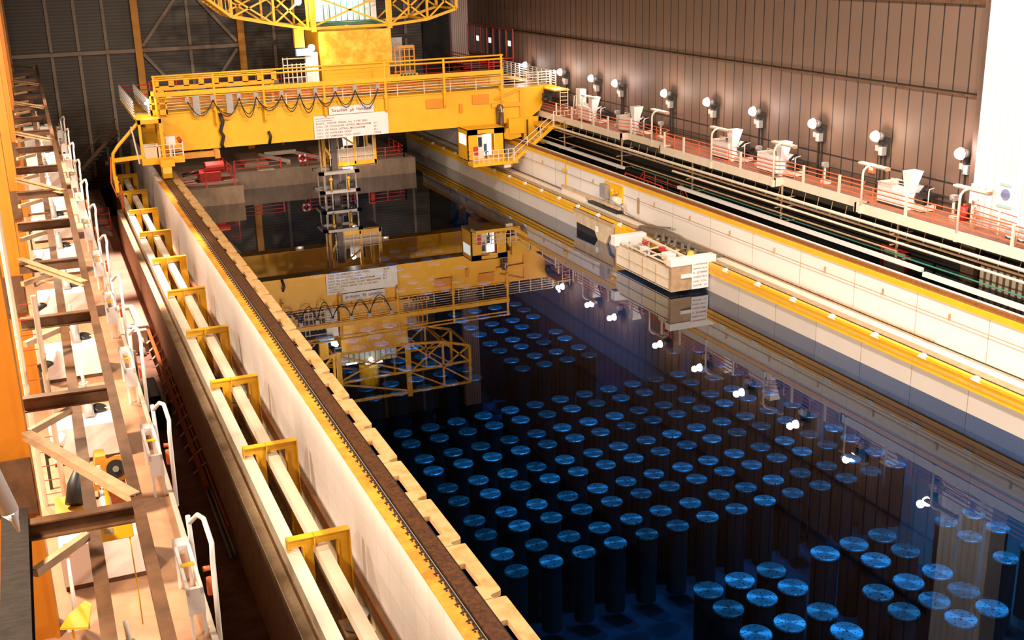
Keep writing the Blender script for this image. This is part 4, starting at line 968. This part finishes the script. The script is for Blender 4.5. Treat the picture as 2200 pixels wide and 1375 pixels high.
# small bright lamps on the crane
for x, y, z, e in ((41.9, 92, 9.7, 120), (8.0, 92, 9.4, 130)):
    MB().ball((x, y, z), .10, 10, 6).build('deck_lamp', 'lamp', cr)
    light('deck_light', 'POINT', (x, y-.4, z+.2), e, WHITE, .1, parent=cr)
light('cabin_light', 'POINT', (34.9, 90.3, 4.9), 40, COOL, .15, parent=cr)

for x in (13.5, 20.5, 28.5):  # added fill lights under the rear girder, brighten the far block
    MB().box(x-.35, x+.35, 100.7, 101.0, 5.25, 5.6).build('girder_fill_box', 'cream', cr)
    light('girder_fill', 'SPOT', (x, 100.6, 5.3), 900, WHITE, .15, (x+.5, 104.0, .9), parent=cr, spot=2.6)
# hoist trolley that travels along the crane
tr = thing('hoist_trolley', 'yellow hoist trolley with latticed upper frame riding on the bridge crane', 'hoist trolley', (25, 97, 8.6))
MB().box(22.3, 28.4, 94.95, 95.05, 11.0, 13.8).build('front_sheet', mat('yellow_sheet', (.92, .56, .06), .32, col2=(.72, .33, .008), scale=.9, bump=.6, lo=.42, hi=.6), tr)
MB().box(22.5, 28.2, 95.1, 100.8, 9.0, 13.7).build('machine_house', 'yellow', tr)
MB().box(18.6, 30.6, 95, 96, 8.7, 9.3).box(18.6, 30.6, 100, 101, 8.7, 9.3).build('base_beam', 'yellow', tr)
MB().box(19.0, 30.2, 95.8, 100.5, 9.2, 9.35).build('trolley_deck', 'tan', tr)
st_ = MB()
for k in range(5): st_.prism([(29.0+.28*k, 9.75), (29.13+.28*k, 9.75), (29.25+.28*k, 9.98), (29.12+.28*k, 9.98)], 1, 94.88, 94.96)
MB().box(27.8, 30.6, 94.96, 95.0, 9.7, 10.03).build('marker_plate', 'yellow', tr)
st_.build('hazard_stripe', 'black', tr)
def truss(y, nm):
    top = 19.5
    b = [(13.2, 17.2), (15.6, 15.25), (18.9, 14.55), (21.6, 14.05), (28.6, 14.05), (31.8, 14.35), (34.4, 15.1), (34.4, 17.6)]
    q = MB()
    for p, s in zip(b[:-1], b[1:]): q.bar((p[0], y, p[1]), (s[0], y, s[1]), .22, .22)
    q.bar((13.2, y, top-.8), (34.4, y, top-.8), .22, .22); q.bar((13.2, y, 17.2), (13.2, y, top-.8), .2, .2); q.bar((34.4, y, 17.4), (34.4, y, top-.8), .2, .2)
    q.bar((15.6, y, 16.9), (34.3, y, 16.6), .18, .18)
    q.build(nm, 'yellow', tr)
    for p in b[1:-1]: MB().bar((p[0], y, p[1]), (p[0], y, top-.8), .18, .18).build('truss_post', 'yellow', tr)
    for p, s in zip(b[1:-2], b[2:-1]):
        MB().bar((p[0], y, p[1]), (s[0], y, 16.7), .14, .14).bar((s[0], y, s[1]), (p[0], y, 16.8), .14, .14).bar((p[0], y, 16.8), (s[0], y, 18.6), .14, .14).build('truss_diagonal', 'yellow', tr)
truss(95.4, 'truss_frame'); truss(100.6, 'truss_frame')
for x, z in ((15.6, 15.25), (18.9, 14.55), (21.6, 14.05), (25, 14.05), (28.6, 14.05), (31.8, 14.35), (34.4, 15.1)):
    MB().bar((x, 95.4, z), (x, 100.6, z), .18, .18).build('cross_tie', 'yellow', tr)
q = MB()
for k in range(9): q.bar((13.3+.27*k, 95.4, 17.1-.21*k), (13.3+.27*k, 100.6, 17.1-.21*k), .12, .12)
for k in range(9): q.bar((13.25+.27*k, 95.35, 18.6), (13.3+.27*k, 95.35, 17.1-.21*k), .06, .06)
q.build('end_grille', 'yellow', tr)
for x in (22.0, 28.4): MB().box(x-.2, x+.2, 95.0, 95.4, 13.8, 19).build('mast_leg', 'yellow', tr)
MB().cyl((25.4, 98, 16.4), (25.4, 98, 18.4), .9, 20).build('rope_drum', mat('bright_yellow_drum', (.85, .55, .02), .4), tr, True)
MB().box(22.4, 28.2, 98.2, 98.4, 14.4, 16.2).build('white_backing', 'white', tr)
q = MB()
for k in range(9): q.tube([(23.5+.5*k, 97.6, 14.4), (23.5+.5*k, 97.6, 16.0)], .05, 6)
q.build('hydraulic_pipes', 'green', tr)
MB().box(22.2, 28.4, 96.4, 97.2, 14.15, 14.4).build('green_deck', mat('dark_green_deck', (.03, .14, .11), .6), tr)
# side baskets
q = MB()
for z in (9.8, 10.3, 10.8, 11.3, 11.8): q.tube([(19.2, 95, z), (21.8, 95, z)], .05, 6)
for k in range(8): q.box(19.2+k*.36, 19.27+k*.36, 94.95, 95.05, 9.3, 11.9 if k < 2 else 11.4)
q.build('left_basket', 'cream', tr)
q = MB()
for z in (10.2, 10.8, 11.4, 12.0): q.tube([(28.5, 95, z), (30.4, 95, z)], .05, 6)
for k in range(5): q.box(28.6+k*.42, 28.7+k*.42, 94.95, 95.05, 9.3, 12.3)
q.box(28.9, 30.3, 94.94, 95.0, 12.1, 12.35).build('right_basket', 'orange_m', tr)
MB().box(28.6, 29.8, 96.5, 96.7, 10.5, 12.9).build('grey_cabinet', 'grey', tr)
MB().box(20.3, 21.6, 94.6, 95.0, 12.0, 12.55).build('blue_box', 'blue', tr)
MB().box(20.4, 21.2, 95.3, 95.8, 12.6, 14.1).build('pulley_frame', 'yellow', tr)
MB().box(21.1, 22.1, 94.9, 95.3, 9.6, 12.2).build('white_panel', 'white', tr)
MB().ball((21.55, 94.5, 12.6), .28, 12, 8).build('work_lamp', 'lamp', tr, True)
MB().ball((20.9, 95.2, 16.2), .28, 12, 8).build('work_lamp', 'lamp', tr, True)
MB().box(25.0, 26.6, 97.4, 97.55, 16.0, 16.15).box(23.2, 24.2, 97.4, 97.55, 15.8, 15.92).build('tube_lamp', 'tube', tr)
for loc, e in (((21.6, 94.0, 12.6), 110), ((20.8, 94.6, 16.0), 220), ((25.3, 96.6, 15.4), 240)):
    light('trolley_light', 'POINT', loc, e, (1, .93, .85), .2, parent=tr)
# lower working cage and guide frames down to the water
q = MB()
for x in (21.9, 24.6, 26.3):
    q.box(x-.12, x+.12, 94.5, 94.74, 2.9, 8.6)
for x in (22.6, 26.3): q.box(x-.1, x+.1, 97.0, 97.2, 2.9, 8.6)
q.box(22.6, 26.4, 94.5, 94.74, 2.75, 3.15).box(22.6, 26.4, 97.0, 97.2, 2.75, 3.15).bar((24.5, 94.6, 4.6), (22.6, 94.6, 5.9), .15, .15).bar((21.9, 94.6, 4.6), (23.0, 94.6, 2.95), .2, .2).box(26.25, 26.45, 94.5, 97.2, 2.75, 3.1)
q.build('cage_frame', 'yellow', tr)
MB().box(22.6, 26.3, 94.5, 97.2, 2.7, 2.8).build('cage_floor', 'tan', tr)
MB().box(22.5, 26.2, 94.62, 94.68, 3.15, 4.2).box(26.28, 26.34, 94.6, 97.1, 3.15, 4.2).build('cage_panel', mat('pale_tan_mesh', (.62, .48, .36), .6, vary=.2, scale=5), tr)
q = MB()
for z in (3.6, 4.25): q.tube([(22.3, 94.45, z), (26.3, 94.45, z)], .035, 6)
for k in range(6): q.tube([(22.4+.75*k, 94.45, 2.9), (22.4+.75*k, 94.45, 5.5)], .04, 6)
q.build('cage_rail', 'cream', tr)
MB().box(23.0, 25.4, 96.3, 96.9, 4.2, 5.7).box(23.6, 23.9, 95.4, 95.7, 4.0, 5.4).build('white_machine', 'white', tr)
MB().box(23.3, 23.7, 95.0, 95.3, 4.3, 5.4).box(24.9, 25.1, 95.2, 95.4, 4.2, 5.4).build('dark_machine', 'rubber', tr)
light('cage_light', 'POINT', (24.0, 95.2, 5.3), 130, (1, .97, .9), .2, parent=tr)
light('cage_light', 'POINT', (23.9, 94.0, 2.4), 40, (.95, .97, 1), .12, parent=tr)
MB().box(23.5, 24.3, 94.6, 94.8, 2.55, 2.7).build('tube_lamp', 'tube', tr)
def plate(z, x0=21.2, x1=24.6):
    return MB().box(x0, x1, 93.6, 94.0, z-.12, z+.12).box(x0, x1, 95.9, 96.2, z-.12, z+.12).box(x0, x0+.4, 93.6, 96.2, z-.12, z+.12).box(x1-.4, x1, 93.6, 96.2, z-.12, z+.12).build('guide_plate', mat('grey_plate', (.50, .44, .42), .5, .2), tr)
plate(2.45); plate(.85)
for x in (21.6, 22.2, 23.5, 24.3):
    q = MB()
    for y in (93.8, 96.0): q.cyl((x, y, -5.5), (x, y, 2.4), .07, 8)
    q.build('guide_rod', 'grey', tr)
for x in (22.1, 23.6): MB().cyl((x, 93.5, .95), (x, 93.5, 2.1), .08, 8).ball((x, 93.5, 1.95), .17).build('yellow_guide', 'yellow2', tr, True)
MB().box(22.5, 23.0, 94.4, 95.4, -5.5, 5.5).build('mast', mat('dark_mast', (.12, .09, .08), .5, .3), tr)
MB().tube([(21.4, 94, 8.5), (21.5, 94, 2.5)], .08, 8).tube([(21.75, 94, 8.5), (21.85, 94, 2.5)], .05, 8).build('hoist_rope', 'tan', tr)
MB().box(22.8, 24.4, 94.2, 95.0, 1.1, 1.4).ball((22.8, 93.7, 1.2), .12).build('grab_head', 'dgrey', tr)

# ================================================================== CONTAINERS UNDER WATER
HD, RY = 24.0, .072
body = MB().cyl((0, 0, 0), (0, 0, 3.1), .47, 24)
lidm = MB().cone((0, 0, 3.1), (0, 0, 3.2), .51, .51, 40)
n_ = 40
tick = MB()
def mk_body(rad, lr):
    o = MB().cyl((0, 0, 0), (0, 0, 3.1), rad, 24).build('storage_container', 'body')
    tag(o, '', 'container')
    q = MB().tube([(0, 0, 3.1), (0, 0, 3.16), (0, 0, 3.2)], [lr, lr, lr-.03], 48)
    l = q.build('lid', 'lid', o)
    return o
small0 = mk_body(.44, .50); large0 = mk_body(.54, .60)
COLA = [.646+.0652*k for k in range(14)]
spots = []
main = [2.241, 2.178, 2.093, 2.032, 1.947, 1.884, 1.799, 1.739, 1.662, 1.600]
for ri, ry in enumerate(reversed(main)):
    for ci in range(14): spots.append((COLA[ci], ry, 0, 'of middle block, %s row from near edge' % ORD[ri], ci))
for ri, ry in enumerate([2.470, 2.536, 2.618, 2.680, 2.765, 2.832, 2.900, 2.965]):
    for ci in range(10):
        if ci in (5,): continue
        if ci == 4 and ri > 1 and ri < 6: continue
        if ri == 4 and ci > 6 and ci == 9: continue
        spots.append((COLA[ci], ry, 0, 'of block beyond dark lane, %s row from near edge' % ORD[ri], ci))
for a, ry, t in ((1.438, 2.385, 'nearer of two alone by right wall'), (1.499, 2.36, 'further of two alone by right wall')): spots.append((a, ry, 0, t, None))
near = {1.343: (0, 1, 2), 1.384: (), }
NA = [.904, .968, 1.032, 1.146, 1.211, 1.275]
for ri, (ry, cs) in enumerate([(1.135, (4, 5)), (1.194, (2, 3, 4, 5)), (1.255, (0, 1, 2, 3, 4, 5)), (1.333, (0, 1, 2, 4, 5)), (1.392, (0, 1, 2, 3, 4, 5))]):
    for ci in cs: spots.append((NA[ci], ry, 1, 'of large size, near block, %s row from near edge' % ORD[ri], ci))
for ri, ry in enumerate([1.235, 1.315, 1.375]):
    for ci, a in enumerate((1.411, 1.477)): spots.append((a, ry, 0, 'of near right column pair, %s row from near' % ORD[ri], ci))
far = [(3.215, (6, 7, 8, 9)), (3.285, (5, 6, 7, 8)), (3.35, (6, 7)), (3.43, (6, 9)), (3.515, (3, 4, 5, 6, 7, 8)), (3.58, (2, 3, 4, 5, 6, 7, 8, 9)), (3.665, (6, 7, 8, 9)), (3.745, (7, 8, 9)), (3.885, (7, 8))]
for ri, (ry, cs) in enumerate(far):
    for ci in cs: spots.append((COLA[ci], ry, 0, 'of far block, %s row from near edge' % ORD[ri], ci))
for i, (a, ry, big, where, ci) in enumerate(spots):
    src = large0 if big else small0
    first = src.get('used') is None
    c = src if first else src.copy()
    if first: src['used'] = 1
    else:
        C.objects.link(c)
        for ch in src.children:
            k = ch.copy(); C.objects.link(k); k.parent = c
    a2 = a+random.uniform(-.0015, .0015)
    c.location = (a2*HD, (ry+RY*(a-.65))*HD+random.uniform(-.03, .03), -7.2)
    c['label'] = 'blue-lit lid %s%s' % (where, '' if ci is None else ', %s from the left' % ORD[ci])
    c['group'] = 'lidded containers standing under the pond water'
for s in (small0, large0):
    if 'used' in s: del s['used']
# remove the helper key from copies as well
for ob in C.objects:
    if 'used' in ob: del ob['used']
print('containers', len(spots))

# ================================================================== FITTINGS OF THE BIG LAMPS
for nm, ps, lab in (('wall_floodlight', LEFT_POS, 'large floodlight high on the left wall, %s from the near end'), ('high_bay_lamp', HIGH_POS, 'high-bay lamp under the roof, %s from the near end'), ('roof_floodlight', CRANE_POS, 'roof floodlight aimed at the crane, %s from the left'), ('aisle_floodlight', AISLE_POS, 'roof floodlight over the lower left floor, %s from near end'), ('pond_fill_housing', POND_POS, 'added fill light aimed at the far pond, %s of its kind')):
    for k, p in enumerate(ps):
        o = thing(nm, lab % ORD[k], 'lamp', p)
        MB().box(p[0]-1.1, p[0]+1.1, p[1]-1.1, p[1]+1.1, p[2]+.9, p[2]+1.2).build('housing', 'dgrey', o)
        if nm == 'wall_floodlight': MB().box(-6.5, p[0], p[1]-.1, p[1]+.1, p[2]+1.0, p[2]+1.15).build('bracket', 'dgrey', o)
        else: MB().box(p[0]-.06, p[0]+.06, p[1]-.06, p[1]+.06, p[2]+1.2, 29.99).build('rod', 'dgrey', o)
